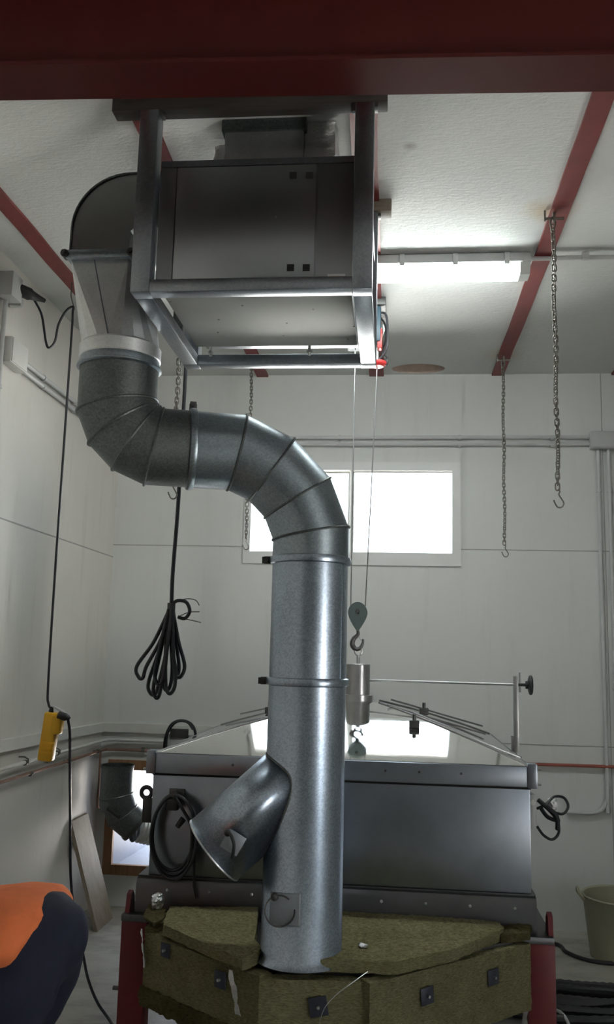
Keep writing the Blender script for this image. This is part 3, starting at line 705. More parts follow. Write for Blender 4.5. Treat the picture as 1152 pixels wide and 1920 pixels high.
strip([(266, 1742, 3.30), (267, 1765, 3.285), (270, 1790, 3.285), (271, 1812, 3.285)], 0, 'thin foil edge hanging down the left end of the wool', 14, .004)
strip([(989, 1878, 3.479), (986, 1892, 3.479), (984, 1908, 3.479), (985, 1925, 3.479)], 0, 'foil strip hanging beside the right red leg at the bottom edge', 15, .009)
for px, py, z, lb, s in ((681, 1776, ZS + .002, 'tiny foil crumb on the right wool slab', 16),):
    b = MB().ball(atZ(px, py, z) + V((0, 0, .006)), .012, (1.3, 1, .6), 6); b.rough(.008, .005, 60, s); tag(b.build('foil_crumb', 'foil', angle=20), lb, 'foil')
for px, py, y, lb, s in ((768, 1903, 3.12, 'pointed foil scrap below the front right slab', 17), (797, 1913, 3.14, 'crumpled foil scrap at the bottom edge below the front right slab', 18)):
    b = MB().ball(atY(px, py, y), .018, (.8, .7, 1), 6); b.rough(.010, .008, 50, s); tag(b.build('foil_scrap', 'foil', angle=20), lb, 'foil')
wr = [atY(690, 1822, 2.965), atY(662, 1842, 2.93), atY(630, 1866, 2.90), atY(608, 1892, 2.90), atY(598, 1925, 2.91)]
tag(MB().tube(spline(wr, 6), .0012, 5).build('binding_wire', 'zinc'), 'thin pale wire trailing across the front wool slab', 'wire')

# coiled cable on the hood front
cl = thing('coiled_cable', 'black cable coiled in big loops hanging on the left of the hood front', 'cable', (-.84, HY0 - .03, .70))
b = MB()
for k in range(3):
    c = V((-.842 + .004 * k, HY0 - .024 - .012 * k, .868 - .006 * k)); a, h = .084 + .003 * k, .142 + .006 * k
    b.tube([c + V((a * math.cos(t), .006 * math.sin(3 * t + k), h * math.sin(t))) for t in [2 * PI * j / 44 for j in range(44)]], .0068, 8, True)
b.build('loops', 'black_cable', cl)
MB().tube(spline([(-.835, HY0 - .055, 1.005), (-.80, HY0 - .06, .96), (-.768, HY0 - .05, .90), (-.765, HY0 - .04, .82), (-.775, HY0 - .036, .76)]), .0065, 8).build('cable_end', 'black_cable', cl)
MB().box((-.868, HY0 - .058, .955), (-.822, HY0 - .022, .995), bev=.006).cyl((-.80, HY0 - .05, .925), (-.822, HY0 - .05, .895), .013, .010, n=12).build('plug', 'black', cl)
MB().tube(spline([(-.755, HY0 - .022, .80), (-.752, HY0 - .034, .74), (-.748, HY0 - .04, .68), (-.735, HY0 - .045, .635)]), .005, 7).build('cable_tail', 'black_cable', cl)
# small lamp-like control box and cable bundle on the right flank
gb = thing('switch_box', 'small grey switch box on the right flank of the hood', 'switch', (HX1 + .02, 3.62, .93))
MB().box((HX1 - .004, 3.60, .925), (HX1 + .026, 3.66, 1.055), bev=.009).build('housing', 'grey_plastic', gb)
MB().cyl((HX1 + .012, 3.60, 1.025), (HX1 + .012, 3.592, 1.025), .010, n=14).build('button', 'white_plastic', gb)
cb = thing('cable_bundle', 'tangled black cable bundle hanging off the right flank of the hood', 'cable', (HX1 + .07, 3.64, .90))
def PP(px, py, y=3.64): return atY(px, py, y)
MB().tube(spline([PP(1008, 1516), PP(1024, 1508, 3.62), PP(1040, 1494), PP(1058, 1496, 3.66), PP(1066, 1512), PP(1056, 1526, 3.63), PP(1036, 1522)]), .0055, 8).build('loop', 'black_cable', cb)
MB().tube(spline([PP(1012, 1504), PP(1030, 1520, 3.62), PP(1046, 1540), PP(1048, 1562, 3.66), PP(1036, 1574), PP(1020, 1566, 3.65), PP(1008, 1550)]), .0055, 8).build('loop', 'black_cable', cb)
MB().tube(spline([PP(1010, 1500, 3.62), PP(1024, 1512, 3.6), PP(1044, 1530, 3.6), PP(1046, 1555, 3.62)]), .009, 8).build('bundle', 'black_cable', cb)
MB().tube(spline([PP(1014, 1514, 3.66), PP(1028, 1532, 3.66), PP(1050, 1540, 3.64)]), .008, 8).build('bundle', 'black_cable', cb)
b = MB().ball(PP(1036, 1508, 3.65), .020, (1.1, .7, 1.3), 6); b.rough(.010, .008, 60, 21); b.build('foil_sleeve', 'foil', cb)
# ================================================================== HOIST
ho = thing('electric_hoist', 'small dark blue electric hoist with red parts below the ceiling, beside the fan unit', 'hoist', (-.115, 4.22, 2.95))
HB = 'hoist_blue'
MB().box((-.185, 4.13, 3.275), (-.045, 4.31, 3.3158), bev=.004).build('mounting_bracket', 'dark_metal', ho)
MB().box((-.24, 4.14, 3.09), (-.068, 4.30, 3.275), bev=.012).build('motor_housing', HB, ho)
MB().lathe((-.23, 4.22, 3.17), (1, 0, 0), [(0, .055), (.01, .06), (.14, .06), (.15, .05)], 28).build('drum', 'steel', ho)
MB().box((-.085, 4.15, 3.06), (-.062, 4.20, 3.16), bev=.004).build('switch_arm', 'red_bright', ho)
MB().lathe((-.085, 4.20, 2.978), (0, 0, 1), [(0, .030), (.010, .044), (.014, .046), (.024, .046), (.028, .03)], 28).build('limit_weight', 'red_bright', ho)
MB().tube(spline([(-.068, 4.20, 3.14), (-.062, 4.19, 3.19), (-.055, 4.19, 3.16), (-.068, 4.20, 3.12), (-.084, 4.20, 3.08), (-.086, 4.20, 3.02)]), .007, 8).cyl((-.086, 4.20, 3.0), (-.086, 4.20, 3.055), .009, n=10).build('rope_shackle', 'zinc', ho)
MB().tube(spline([(-.08, 4.18, 3.25), (-.045, 4.18, 3.24), (-.035, 4.18, 3.14), (-.045, 4.18, 3.05), (-.09, 4.19, 3.0)]), .006, 7).build('supply_cable', 'black_cable', ho)
MB().tube(spline([(-.08, 4.20, 3.24), (-.05, 4.20, 3.20), (-.045, 4.20, 3.12), (-.06, 4.2, 3.05), (-.035, 4.2, 3.02), (-.04, 4.2, 2.99), (-.06, 4.2, 2.99)]), .005, 7).build('supply_cable', 'black_cable', ho)
MB().tube([(-.196, 4.22, 3.17), (-.197, 4.22, 2.5), (-.197, 4.22, 1.80)], .0028, 6).build('wire_rope', 'steel', ho)
MB().tube([(-.085, 4.20, 3.0), (-.105, 4.21, 2.4), (-.128, 4.22, 1.80)], .0028, 6).build('wire_rope', 'steel', ho)
bl = MB(); bc = V((-.163, 4.22, 1.765))
ol = []
for k in range(40):
    a = 2 * PI * k / 40; ol.append(bc + V((.046 * math.cos(a) * (1 if math.sin(a) > 0 else 1 - .62 * abs(math.sin(a)) ** 1.4), 0, (.052 if math.sin(a) > 0 else .085) * math.sin(a))))
bl.prism([p + V((0, -.022, 0)) for p in ol], (0, .044, 0)); bl = bl.build('pulley_block', 'block_grey', ho)
MB().cyl(bc + V((0, -.027, .01)), bc + V((0, .027, .01)), .010, n=14).build('axle', 'dark_metal', bl)
hkp = [bc + V(p) for p in ((.0, 0, -.078), (.002, 0, -.100), (-.018, 0, -.122), (-.024, 0, -.148), (-.008, 0, -.168), (.014, 0, -.163), (.026, 0, -.140), (.027, 0, -.122))]
sk = spline(hkp, 6); MB().tube(sk, .008, 8, radii=[.006 + .006 * math.sin(PI * min(1, k / len(sk) * 1.15)) for k in range(len(sk))]).build('hook', 'dark_metal', bl)
MB().cyl(bc + V((.003, 0, -.105)), bc + V((.024, 0, -.135)), .0025, n=6).build('safety_latch', 'zinc', bl)

KH = 4.40 / 4.22      # the whole hoist hangs over the boss of the hood
ho.location = CAM + (ho.location - CAM) * KH
for c_ in list(ho.children) + [g for c in ho.children for g in c.children]: c_.data.transform(Matrix.Scale(KH, 4))
# ================================================================== CHAINS
lm = MB(); lp = []
for k in range(20):
    a = 2 * PI * k / 20; lp.append(V((.0082 * math.cos(a), 0, .0085 * math.sin(a) + (.0075 if math.sin(a) > 0 else -.0075))))
lm.tube(lp, .0030, 6, True); LINK = bpy.data.meshes.new('link'); lm.bm.to_mesh(LINK); lm.bm.free(); LINK.shade_smooth(); LINK.materials.append(M['chain'])
def chain(x, y, zt, zb, label, pitch=.0215, zlow_first=None):
    t = thing('chain', label, 'chain', (x, y, zb), 'chains hanging from the joists')
    pl = MB().box((x - .035, y - .006, ZC - .045), (x - .028, y + .006, ZC), bev=.001).box((x + .000, y - .012, ZC - .05), (x + .010, y + .012, ZC)).cyl((x - .03, y, ZC - .035), (x + .045, y, ZC - .035), .006, n=8)
    pl.tube([V((x + .010 * math.cos(a), y, zt + .010 + .026 * math.sin(a))) for a in [2 * PI * k / 16 for k in range(16)]], .004, 6, True)
    pl.build('ceiling_shackle', 'chain', t)
    n = int((zt - zb - .045) / pitch)
    for k in range(n):
        o = bpy.data.objects.new('link', LINK); COL.objects.link(o); o.parent = t
        w = .0025 * math.sin(k * .35 + x * 9)
        o.location = (w, 0, zt - zb - .012 - k * pitch); o.rotation_euler = (0, 0, (k % 2) * PI / 2 + .35 + .25 * math.sin(k * .45 + x)); ORG[o.name] = V((x, y, zb))
    zz = zt - .012 - n * pitch
    hk = [V((x, y, zz + .012)), V((x + .006, y, zz + .002)), V((x + .002, y, zz - .010)), V((x + .012, y, zz - .028)), V((x + .020, y, zz - .045)), V((x + .012, y, zz - .060)), V((x - .003, y, zz - .060)), V((x - .013, y, zz - .045)), V((x - .018, y, zz - .032))]
    MB().tube(spline(hk, 5), .0032, 6).build('hook', 'chain', t)
def bot(px, py, y): return atY(px, py, y).z
chain(.640, 3.45, ZC - .065, bot(1030, 948, 3.45), 'thick looking chain nearest the camera hanging right of the lamp, with a hook')
chain(.655, 5.22, ZC - .065, bot(939, 1036, 5.22), 'thin looking chain far back by the back wall, on the right joist')
chain(-.885, 5.22, ZC - .065, bot(465, 1024, 5.22), 'chain hanging behind the segmented duct, left of the window')
chain(-.925, 3.57, ZC - .065, bot(327, 930, 3.57), 'chain hanging behind the duct next to the coiled black cable')
# black cable let down along that chain, bundled at its end
hc = thing('hanging_cable', 'black cable hanging down beside a chain with its end bundled in loops', 'cable', (-.915, 3.60, 1.42))
pt = V((-.913, 3.60, 1.752))
MB().tube(spline([(-.895, 3.60, ZC - .015), (-.900, 3.6, 2.8), (-.905, 3.60, 2.2), (-.914, 3.6, 1.9), pt]), .0085, 8).build('drop_cable', 'black_cable', hc)
for k, (dx, L_, w, yo) in enumerate(((-.105, .30, .020, 0), (-.055, .365, .022, .012), (-.030, .375, .016, -.012), (.0, .345, .018, .016), (.026, .355, .02, -.02), (.055, .29, .020, .0), (.030, .30, .014, .024), (-.018, .32, .02, -.026))):
    a = pt + V((-.008, yo * .4, -.015)); z = pt.z - L_
    q = [a, V((a.x + dx * .45 - w * .6, a.y + yo, a.z - L_ * .45)), V((a.x + dx - w, a.y + yo, z + .05)), V((a.x + dx - w * .5, a.y + yo, z + .006)), V((a.x + dx + w * .4, a.y + yo, z + .004)), V((a.x + dx + w, a.y + yo, z + .05)), V((a.x + dx * .5 + w * .9, a.y + yo, a.z - L_ * .45)), a + V((.014, 0, 0))]
    MB().tube(spline(q, 7), .0078, 8).build('loop', 'black_cable', hc)
MB().tube(spline([pt + V((0, 0, .004)), pt + V((.025, 0, .022)), pt + V((.062, 0, .016)), pt + V((.078, 0, -.020)), pt + V((.060, 0, -.050)), pt + V((.030, 0, -.045))]), .0075, 8).build('end_curl', 'black_cable', hc)
for d in (((.01, 0, .015), (.06, 0, .03), (.10, 0, .026), (.118, 0, .004)), ((.03, 0, -.045), (.075, 0, -.025), (.12, 0, -.022)), ((.035, 0, -.05), (.08, 0, -.056), (.128, 0, -.066))):
    MB().tube(spline([pt + V(p) for p in d], 5), .002, 5).build('bare_wire', 'dark_metal', hc)
MB().cyl(pt + V((0, 0, -.045)), pt + V((0, 0, .012)), .017, n=14).build('tape_wrap', 'dark_metal', hc)

# ================================================================== LAMP, CONDUITS, BOXES
la = thing('ceiling_lamp', 'lit fluorescent strip lamp with a frosted cover under the ceiling, right of the fan unit', 'lamp', (-.02, 3.93, 3.28))
LX0, LX1, LY = -.70, .605, 3.868
b = MB(); sec = [(-.068, 3.336), (-.068, 3.375), (-.045, ZC), (.045, ZC), (.068, 3.375), (.068, 3.336)]
b.prism([V((LX0, LY + y, z)) for y, z in sec], (LX1 - LX0, 0, 0)); b.build('housing', 'grey_plastic', la)
b = MB(); sec = [(-.060, 3.337), (-.053, 3.308), (-.038, 3.286), (.038, 3.286), (.053, 3.308), (.060, 3.337)]
b.prism([V((LX0 + .03, LY + y, z)) for y, z in sec], (LX1 - LX0 - .075, 0, 0)); b.build('diffuser', 'lamp', la, smooth=False)
for x0_, x1_ in ((LX0, LX0 + .03), (LX1 - .045, LX1)):
    b = MB(); b.prism([V((x0_, LY + y, z)) for y, z in sec], (x1_ - x0_, 0, 0)); b.build('end_cap', 'lens_end', la)
for x in (-.45, -.20, .03, .27, .50): MB().box((x - .012, LY - .074, 3.322), (x + .012, LY - .066, 3.378), bev=.002).build('clip', 'conduit', la)
def conduit(name, pts, r, m, label, clips, group=None, cat='conduit', clipm='conduit', stand=None):
    t = thing(name, label, cat, V(pts[0]), group)
    MB().tube(pts, r, 12).build('tube', m, t)
    for c, d in clips:
        d = V(d); MB().cyl(V(c) - d * .009, V(c) + d * .009, r + .0045, n=14).build('clip', clipm, t)
    return t
t = conduit('conduit', [(LX1 - .01, LY - .02, ZC - .022), (3.3, LY - .02, ZC - .022)], .0105, 'conduit', 'grey conduit running right from the end of the ceiling lamp', [((.855, LY - .02, ZC - .022), (1, 0, 0))], 'electric conduits')
MB().box((.840, LY - .035, ZC - .034), (.870, LY - .012, ZC - .0)).build('clip_base', 'conduit', t)
# pair around the left and back walls
for z, lb in ((2.955, 'upper of the two grey conduits running along the back wall above the window'), (2.910, 'lower of the two grey conduits running along the back wall above the window')):
    p = [(XL + .018, 3.95, z - .01), (XL + .018, 5.50, z - .004), (XL + .03, YB - .03, z), (XL + .10, YB - .018, z), (1.25, YB - .018, z + .01)]
    conduit('conduit', p, .0125, 'conduit', lb, [((XL + .018, y, z - .01), (0, 1, 0)) for y in (4.25, 4.7, 5.15)] + [((x, YB - .018, z + .005), (1, 0, 0)) for x in (-.35, .42, 1.0)], 'electric conduits')
jb = thing('junction_box', 'grey junction box at the right edge where the back wall conduits meet', 'junction box', (1.31, YB, 2.89), 'junction boxes')
MB().box((1.235, YB - .06, 2.885), (1.40, YB, 2.995), bev=.004).build('box_body', 'grey_plastic', jb); MB().box((1.240, YB - .066, 2.89), (1.395, YB - .058, 2.99), bev=.003).build('lid', 'grey_plastic', jb)
for x, xb, lb in ((1.286, 1.246, 'left of the two vertical conduits at the right edge, bending left near its foot'), (1.350, 1.350, 'right of the two vertical conduits at the right edge')):
    p = [(x, YB - .018, 2.885), (x, YB - .018, .84)]
    if xb != x: p += [(x - .004, YB - .018, .76), (x - .03, YB - .018, .70), (x - .09, YB - .018, .672), (x - .24, YB - .018, .672)]
    else: p += [(x, YB - .018, .70)]
    conduit('conduit', spline(p, 4), .0115, 'conduit', lb, [((x, YB - .018, z), (0, 0, 1)) for z in (2.62, 2.0, 1.40, .82)], 'electric conduits')
# left wall: socket, conduit, junction box
so = thing('wall_socket', 'grey wall socket high on the left wall with a black plug in it', 'socket', (XL, 3.76, 3.16))
MB().box((XL, 3.69, 3.165), (XL + .075, 3.80, 3.285), bev=.006).build('socket_body', 'grey_plastic', so)
MB().box((XL + .01, 3.80, 3.16), (XL + .07, 3.835, 3.20), bev=.004).build('socket_lid', 'grey_plastic', so)
conduit('conduit', [(XL + .016, 3.755, 3.165), (XL + .016, 3.755, .3)], .0115, 'conduit', 'vertical conduit on the left wall below the wall socket', [((XL + .016, 3.755, z), (0, 0, 1)) for z in (2.75, 2.2)], 'electric conduits')
j2 = thing('junction_box', 'pale junction box on the left wall below the wall socket', 'junction box', (XL, 3.86, 2.87), 'junction boxes')
MB().box((XL, 3.775, 2.875), (XL + .055, 3.955, 3.0), bev=.005).build('box_body', 'white_plastic', j2); MB().box((XL + .053, 3.78, 2.88), (XL + .060, 3.95, 2.995), bev=.003).build('lid', 'white_plastic', j2)
# plug cable to the hanging extension block
CX, CY = -1.600, 4.05
ec = thing('extension_lead', 'yellow extension block on a long black lead plugged into the left wall socket', 'extension lead', (CX, CY, 1.06))
pg = V((XL + .06, 3.80, 3.235))
MB().lathe(pg, (.55, .62, -.10), [(-.02, .030), (.05, .030), (.06, .024), (.10, .015), (.13, .010)], 20).build('plug', 'black', ec)
e0 = pg + V((.55, .62, -.10)).normalized() * .13
lead = [e0, atY(62, 556, 3.93), atY(78, 590, 3.97), atY(86, 640, 4.0), atY(92, 652, 4.0), atY(103, 640, 4.02), atY(110, 608, 4.03), atY(124, 583, 4.05), atY(137, 575, 4.05), V((CX - .002, CY, 3.22)), V((CX, CY, 3.12)), V((CX, CY, 2.6)), V((CX, CY, 1.9)), V((CX + .004, CY, 1.40)), V((-1.588, CY, 1.31)), atY(94, 1381, CY) + V((-.003, 0, .125))]
MB().tube(spline(lead, 6), .0058, 8).build('lead', 'black_cable', ec)
MB().tube([V((CX + .006, CY, 3.235)), V((CX - .018, CY, 3.31)), V((-1.617, CY, ZC - .010))], .003, 6).build('hanger_wire', 'chain', ec)
yb = atY(94, 1381, CY)
ax = V((-.055, 0, 1)).normalized() * -1; rot = Matrix.Rotation(-.075, 3, 'Y')
yl = MB().box(yb - V((.036, .03, .110)), yb + V((.030, .03, .110)), Matrix.Rotation(.09, 3, 'Y'), .010)
yl = yl.build('block', 'yellow', ec)
for k in range(3):
    q = yb + V((.004 - .006 * k, -.030, -.045 + -.022 * k + .02)); MB().box(q - V((.030, .003, .004)), q + V((.030, .003, .004)), Matrix.Rotation(.09, 3, 'Y')).build('grip_ridge', 'yellow', yl)
q = yb + V((.038, -.005, .055)); MB().box(q - V((.028, .028, .042)), q + V((.018, .028, .042)), Matrix.Rotation(.09, 3, 'Y'), .008).build('socket_flap', 'yellow', yl)
MB().cyl(yb + V((-.012, 0, -.118)), yb + V((-.011, 0, -.104)), .012, n=12).build('end_knob', 'grey_plastic', yl)
MB().cyl(yb + V((-.004, 0, .105)), yb + V((-.002, 0, .135)), .013, .008, n=12).build('gland', 'black', yl)
q = yb + V((.05, -.01, .118)); 
MB().box(q - V((.045, .010, .004)), q + V((.045, .010, .004)), Matrix.Rotation(.45, 3, 'Y'), .002).build('open_lid', 'grey_plastic', yl)
lc_ = thing('floor_cable', 'black cable from the yellow block down to the floor behind the bent person', 'cable', (-1.45, CY, 0))
q0 = q + V((.012, -.012, -.018))
MB().lathe(q0 + V((-.02, 0, .0)), (1, 0, -.25), [(0, .018), (.035, .018), (.055, .008)], 14).build('plug', 'black', lc_)
low_ = [q0 + V((.035, 0, -.008)), atY(128, 1350, 4.03), atY(131, 1375, CY), atY(131, 1450, CY), atY(132, 1560, CY), atY(133, 1650, CY), atY(142, 1725, 4.04), atY(155, 1785, 4.02), atY(165, 1835, 4.0), atY(183, 1880, 3.98)]
low_ += [V((p.x, p.y, .007)) for p in (atZ(206, 1917, 0), atZ(235, 1965, 0), atZ(262, 1990, 0), atZ(300, 2040, 0))]
MB().tube(spline(low_, 6), .0062, 8).build('lead', 'black_cable', lc_)

# pipes along the left and back walls
cpz = .938
t = thing('copper_pipe', 'brown copper pipe running low along the left and back walls', 'pipe', (XL, 4.0, cpz))
MB().tube(spline([(XL + .03, 2.5, cpz + .012), (XL + .03, 4.2, cpz + .005), (XL + .03, 5.3, cpz), (XL + .036, 5.54, cpz), (XL + .075, YB - .026, cpz), (XL + .2, YB - .022, cpz), (-.9, YB - .022, cpz)], 5), .0085, 10).build('tube', 'copper', t)
MB().tube([(-.9, YB - .022, cpz), (.2, YB - .022, cpz + .002), (XR - .02, YB - .022, cpz + .012)], .010, 10).build('painted_run', 'copper_red', t)
MB().tube(spline([(XL + .03, 5.50, cpz), (XL + .032, 5.50, .78), (XL + .032, 5.50, .62), (XL + .036, 5.51, .595), (XL + .06, 5.55, .592), (-1.70, YB - .02, .60)], 5), .0075, 8).build('drop', 'copper', t)
for y in (4.42, 4.95, 5.45): MB().cyl((XL, y, cpz), (XL + .03, y, cpz), .005, n=8).cyl((XL + .03, y - .012, cpz), (XL + .03, y + .012, cpz), .0125, n=10).build('clip', 'chain', t)
for x in (-1.55, .80): MB().cyl((x - .012, YB - .022, cpz + .005), (x + .012, YB - .022, cpz + .005), .014, n=10).box((x - .008, YB - .022, cpz), (x + .008, YB, cpz + .01)).build('clip', 'chain', t)
t = thing('white_pipe', 'white pipe on stand-off clips along the left wall above the copper pipe', 'pipe', (XL, 4.0, 1.06))
MB().tube(spline([(XL + .035, 2.5, 1.015), (XL + .035, 4.2, 1.005), (XL + .035, 5.3, .998), (XL + .042, 5.53, .998), (XL + .09, YB - .032, .998), (XL + .2, YB - .028, .998), (-1.0, YB - .028, 1.0)], 5), .0095, 10).build('tube', 'conduit_white', t)
for y in (4.33, 4.75): MB().tube([(XL, y, 1.03), (XL + .03, y, 1.03), (XL + .05, y, 1.02), (XL + .05, y, 1.0)], .004, 6).cyl((XL + .035, y - .01, 1.003), (XL + .035, y + .01, 1.003), .014, n=10).build('clip', 'chain', t)
t = thing('cable_trunking', 'slim white trunking on the left and back walls, topmost of the three low runs', 'trunking', (XL, 4.0, 1.06))
b = MB(); loops = []
for (x, y, z, ix, iy) in ((XL, 2.5, 1.115, 1, 0), (XL, YB - .02, 1.045, 1, -1), (-1.0, YB, 1.045, 0, -1)):
    o = V((ix, iy, 0)) * .022; p = V((x, y + (.02 if x == XL and y > 5 else 0), z)); loops.append([p, p + o, p + o + V((0, 0, .055)), p + V((0, 0, .055))])
b.rings(loops); b.build('channel', 'conduit_white', t, smooth=False)
for y in (4.72,): MB().tube([(XL, y, 1.155), (XL + .03, y, 1.15), (XL + .045, y, 1.135)], .004, 6).build('hook', 'chain', t)
# electrical box with a cable over it, on the back wall behind the hood
e_ = thing('wall_box', 'grey electrical box on the back wall with black cable looped over it', 'electrical box', (-1.30, YB, .95))
MB().box((-1.385, YB - .09, .93), (-1.235, YB, 1.05), bev=.005).build('box_body', 'grey_plastic', e_)
MB().box((-1.365, YB - .10, 1.03), (-1.25, YB - .088, 1.085), bev=.003).build('fuse_strip', 'dark_metal', e_)
MB().tube(spline([atY(308, 1402, 5.5), atY(311, 1380, 5.49), atY(322, 1358, 5.49), atY(340, 1351, 5.49), atY(358, 1357, 5.49), atY(366, 1372, 5.49), atY(366, 1392, 5.5)]), .0085, 8).build('cable_loop', 'black_cable', e_)
MB().tube(spline([atY(312, 1402, 5.47), atY(315, 1375, 5.47), atY(330, 1355, 5.47), atY(350, 1354, 5.47), atY(362, 1368, 5.47)]), .006, 8).build('cable_loop', 'black_cable', e_)
# stove pipe elbow in the hatch
sv = thing('stove_pipe', 'old short stovepipe elbow hanging in the wooden hatch of the back wall', 'duct', (-1.64, 5.42, .5))
SR = .098; cxy = V((-1.655, 5.40, 0))
binorm = V((1, .45, 0)).cross(V((0, 0, 1)))
hv = V((.93, .36, 0)).normalized()
def s2(u_, z_): return cxy + hv * u_ + V((0, 0, z_))
pth = [s2(0, .868), s2(0.002, .69), s2(.045, .575), s2(.12, .515)]
binorm = hv.cross(V((0, 0, 1)))
gored(pth, SR, 'galv_dull', sv)
MB().rings([[s2(0, z) + V((r * math.cos(2 * PI * k / 40), r * math.sin(2 * PI * k / 40), 0)) for k in range(40)] for r, z in ((SR - .006, .60), (SR - .003, .868), (SR + .003, .870), (SR + .003, .855))], False).build('rim', 'galv_dull', sv)
cdir = (pth[-1] - pth[-2]).normalized()
MB().lathe(pth[-1], cdir, [(-.012, SR + .006), (.012, SR + .006)], 40, False).build('clamp_ring', 'dark_metal', sv)
MB().cyl(atY(202, 1516, 5.30), atY(224, 1532, 5.27), .012, n=10).build('clamp_bolt', 'black', sv)
fx = thing('flexible_hose', 'silver ribbed flexible hose leading from the stovepipe out through the hatch', 'duct', pth[-1])
b = MB(); d2 = V((.70, .52, -.25)).normalized(); prof = [(0, SR - .004)] + [(.02 + .012 * k, SR - .012 + (.006 if k % 2 else 0)) for k in range(26)]
b.lathe(pth[-1] + cdir * .012, d2, prof, 36, False); b.build('hose_body', 'galv_bright', fx)
# plank leaning in the left corner
A = V((-1.625, 5.10, .0)); 
pk = MB(); dn = V((-.19, 0, .585)); th_ = V((-.022, 0, -.008)) 
pk.prism([A, A + V((.005, .265, 0)), A + V((.005, .265, 0)) + dn, A + dn], th_ + V((0, 0, .008)))
tag(pk.build('plank', 'plank', smooth=False), 'pale wooden plank leaning against the left wall in the corner', 'plank')

# bucket, hoses on the floor at the right
bk = thing('bucket', 'pale translucent plastic tub on the floor at the right edge', 'bucket', (1.27, 5.18, 0))
BC = V((1.255, 5.18, 0))
MB().lathe(BC, (0, 0, 1), [(.012, .0), (.0, .165), (.004, .172), (.30, .205), (.312, .212), (.318, .209), (.312, .199), (.30, .197), (.015, .165), (.014, .0)], 48, False).build('tub', 'tub', bk)
MB().tube(spline([BC + V((-.205, -.03, .29)), BC + V((-.228, -.03, .32)), BC + V((-.232, 0, .345)), BC + V((-.228, .03, .32)), BC + V((-.205, .03, .29))], 5), .010, 8).build('handle', 'tub', bk)
hz = [atZ(1038, 1768, .012), atZ(1062, 1784, .012), atZ(1090, 1796, .012), atZ(1120, 1803, .012), atZ(1165, 1806, .012), atZ(1250, 1800, .012)]
for p in hz: p.z = .011
hz = [V((.60, 5.45, .011))] + hz
tag(MB().tube(spline(hz, 6), .0105, 8).build('floor_hose', 'black'), 'single dark hose curving over the floor in front of the pale bucket', 'hose')
coil = thing('hose_coil', 'heap of black corrugated hose coiled on the floor behind the right red leg', 'hose', (.72, 4.42, 0))
for k in range(6):
    c = V((.78 + .05 * math.sin(k * 2), 4.42 + .03 * math.cos(k * 3), .022 + .02 * (k // 2))); ra, rb = .52 - .035 * k, .17 - .016 * k
    pts = [c + V((ra * math.cos(t), rb * math.sin(t), .004 * math.sin(5 * t + k))) for t in [2 * PI * j / 120 for j in range(120)]]
    MB().tube(pts, .018, 8, True, radii=[.017 + (.0035 if j % 2 else 0) for j in range(120)]).build('loop', 'black', coil)
wp = [atZ(1040, 1893, .05), atZ(1054, 1900, .08), atZ(1066, 1918, .05), atZ(1074, 1950, .012)]
tag(MB().tube(spline(wp, 6), .007, 7).build('grey_cable', 'conduit'), 'short pale cable rising out of the black hose heap beside the right red leg', 'cable')

# ================================================================== PERSON bending down at the left
PE = V((-.90, 2.30, 0)); PY = 2.30
pe = thing('person', 'person in an orange shirt and navy trousers bent over at the left edge', 'person', PE)
def skin_obj(name, verts, edges, radii, m, sub=2, root=0):
    me = bpy.data.meshes.new(name); org = ORG[pe.name]; me.from_pydata([V(v) - org for v in verts], edges, []); me.materials.append(M[m])
    o = bpy.data.objects.new(name, me); COL.objects.link(o); o.parent = pe; ORG[o.name] = org
    md = o.modifiers.new('skin', 'SKIN'); md.use_smooth_shade = True
    sk = me.skin_vertices[0]
    for i, r in enumerate(radii):
        r = (r, r) if isinstance(r, (int, float)) else r
        sk.data[i].radius = r; sk.data[i].use_root = (i == root)
    o.modifiers.new('sub', 'SUBSURF').levels = sub; o.modifiers['sub'].render_levels = sub
    return o
vs, ed, rd = [], [], []
def nv(p, r, frm=None):
    vs.append(V(p)); rd.append(r)
    if frm is not None: ed.append((frm, len(vs) - 1))
    return len(vs) - 1
pel = nv((-.905, PY, .835), .10)
sp1 = nv((-1.03, PY, .855), .10, pel); sp2 = nv((-1.16, PY, .815), .11, sp1); sp3 = nv((-1.27, PY, .73), .10, sp2)
nk = nv((-1.345, PY, .655), .055, sp3); nk2 = nv((-1.385, PY, .605), .050, nk); h1 = nv((-1.425, PY, .56), .078, nk2); h2 = nv((-1.475, PY, .50), .088, h1); h3 = nv((-1.500, PY, .445), .066, h2)
hands = []
for s in (-1, 1):
    sh = nv((-1.285, PY + s * .165, .705), .055, sp3); eb = nv((-1.26, PY + s * .19, .435), .042, sh); wr_ = nv((-1.36, PY + s * .13, .235), .028, eb)
    pm = nv((-1.395, PY + s * .115, .175), .030, wr_); hands.append((pm, s))
    hip = nv((-.925, PY + s * .09, .79), .075, pel); kn = nv((-1.05, PY + s * .123, .455), .055, hip); ank = nv((-.955, PY + s * .125, .10), .042, kn); nv((-1.10, PY + s * .135, .045), .035, ank)
for pm, s in hands:
    P0 = vs[pm]
    for j, (dy, ln) in enumerate(((-.026, .070), (-.009, .080), (.008, .075), (.024, .060))):
        a = nv(P0 + V((-.012, dy, -.040)), .0115, pm); b_ = nv(P0 + V((-.012, dy * 1.15, -.040 - ln * .5)), .0095, a); nv(P0 + V((.012, dy * 1.15, -.040 - ln * .95)), .008, b_)
    a = nv(P0 + V((.018, -s * .022, -.005)), .012, pm); b_ = nv(P0 + V((.030, -s * .040, -.035)), .010, a); nv(P0 + V((.026, -s * .045, -.062)), .008, b_)
skin_obj('body', vs, ed, rd, 'skin')
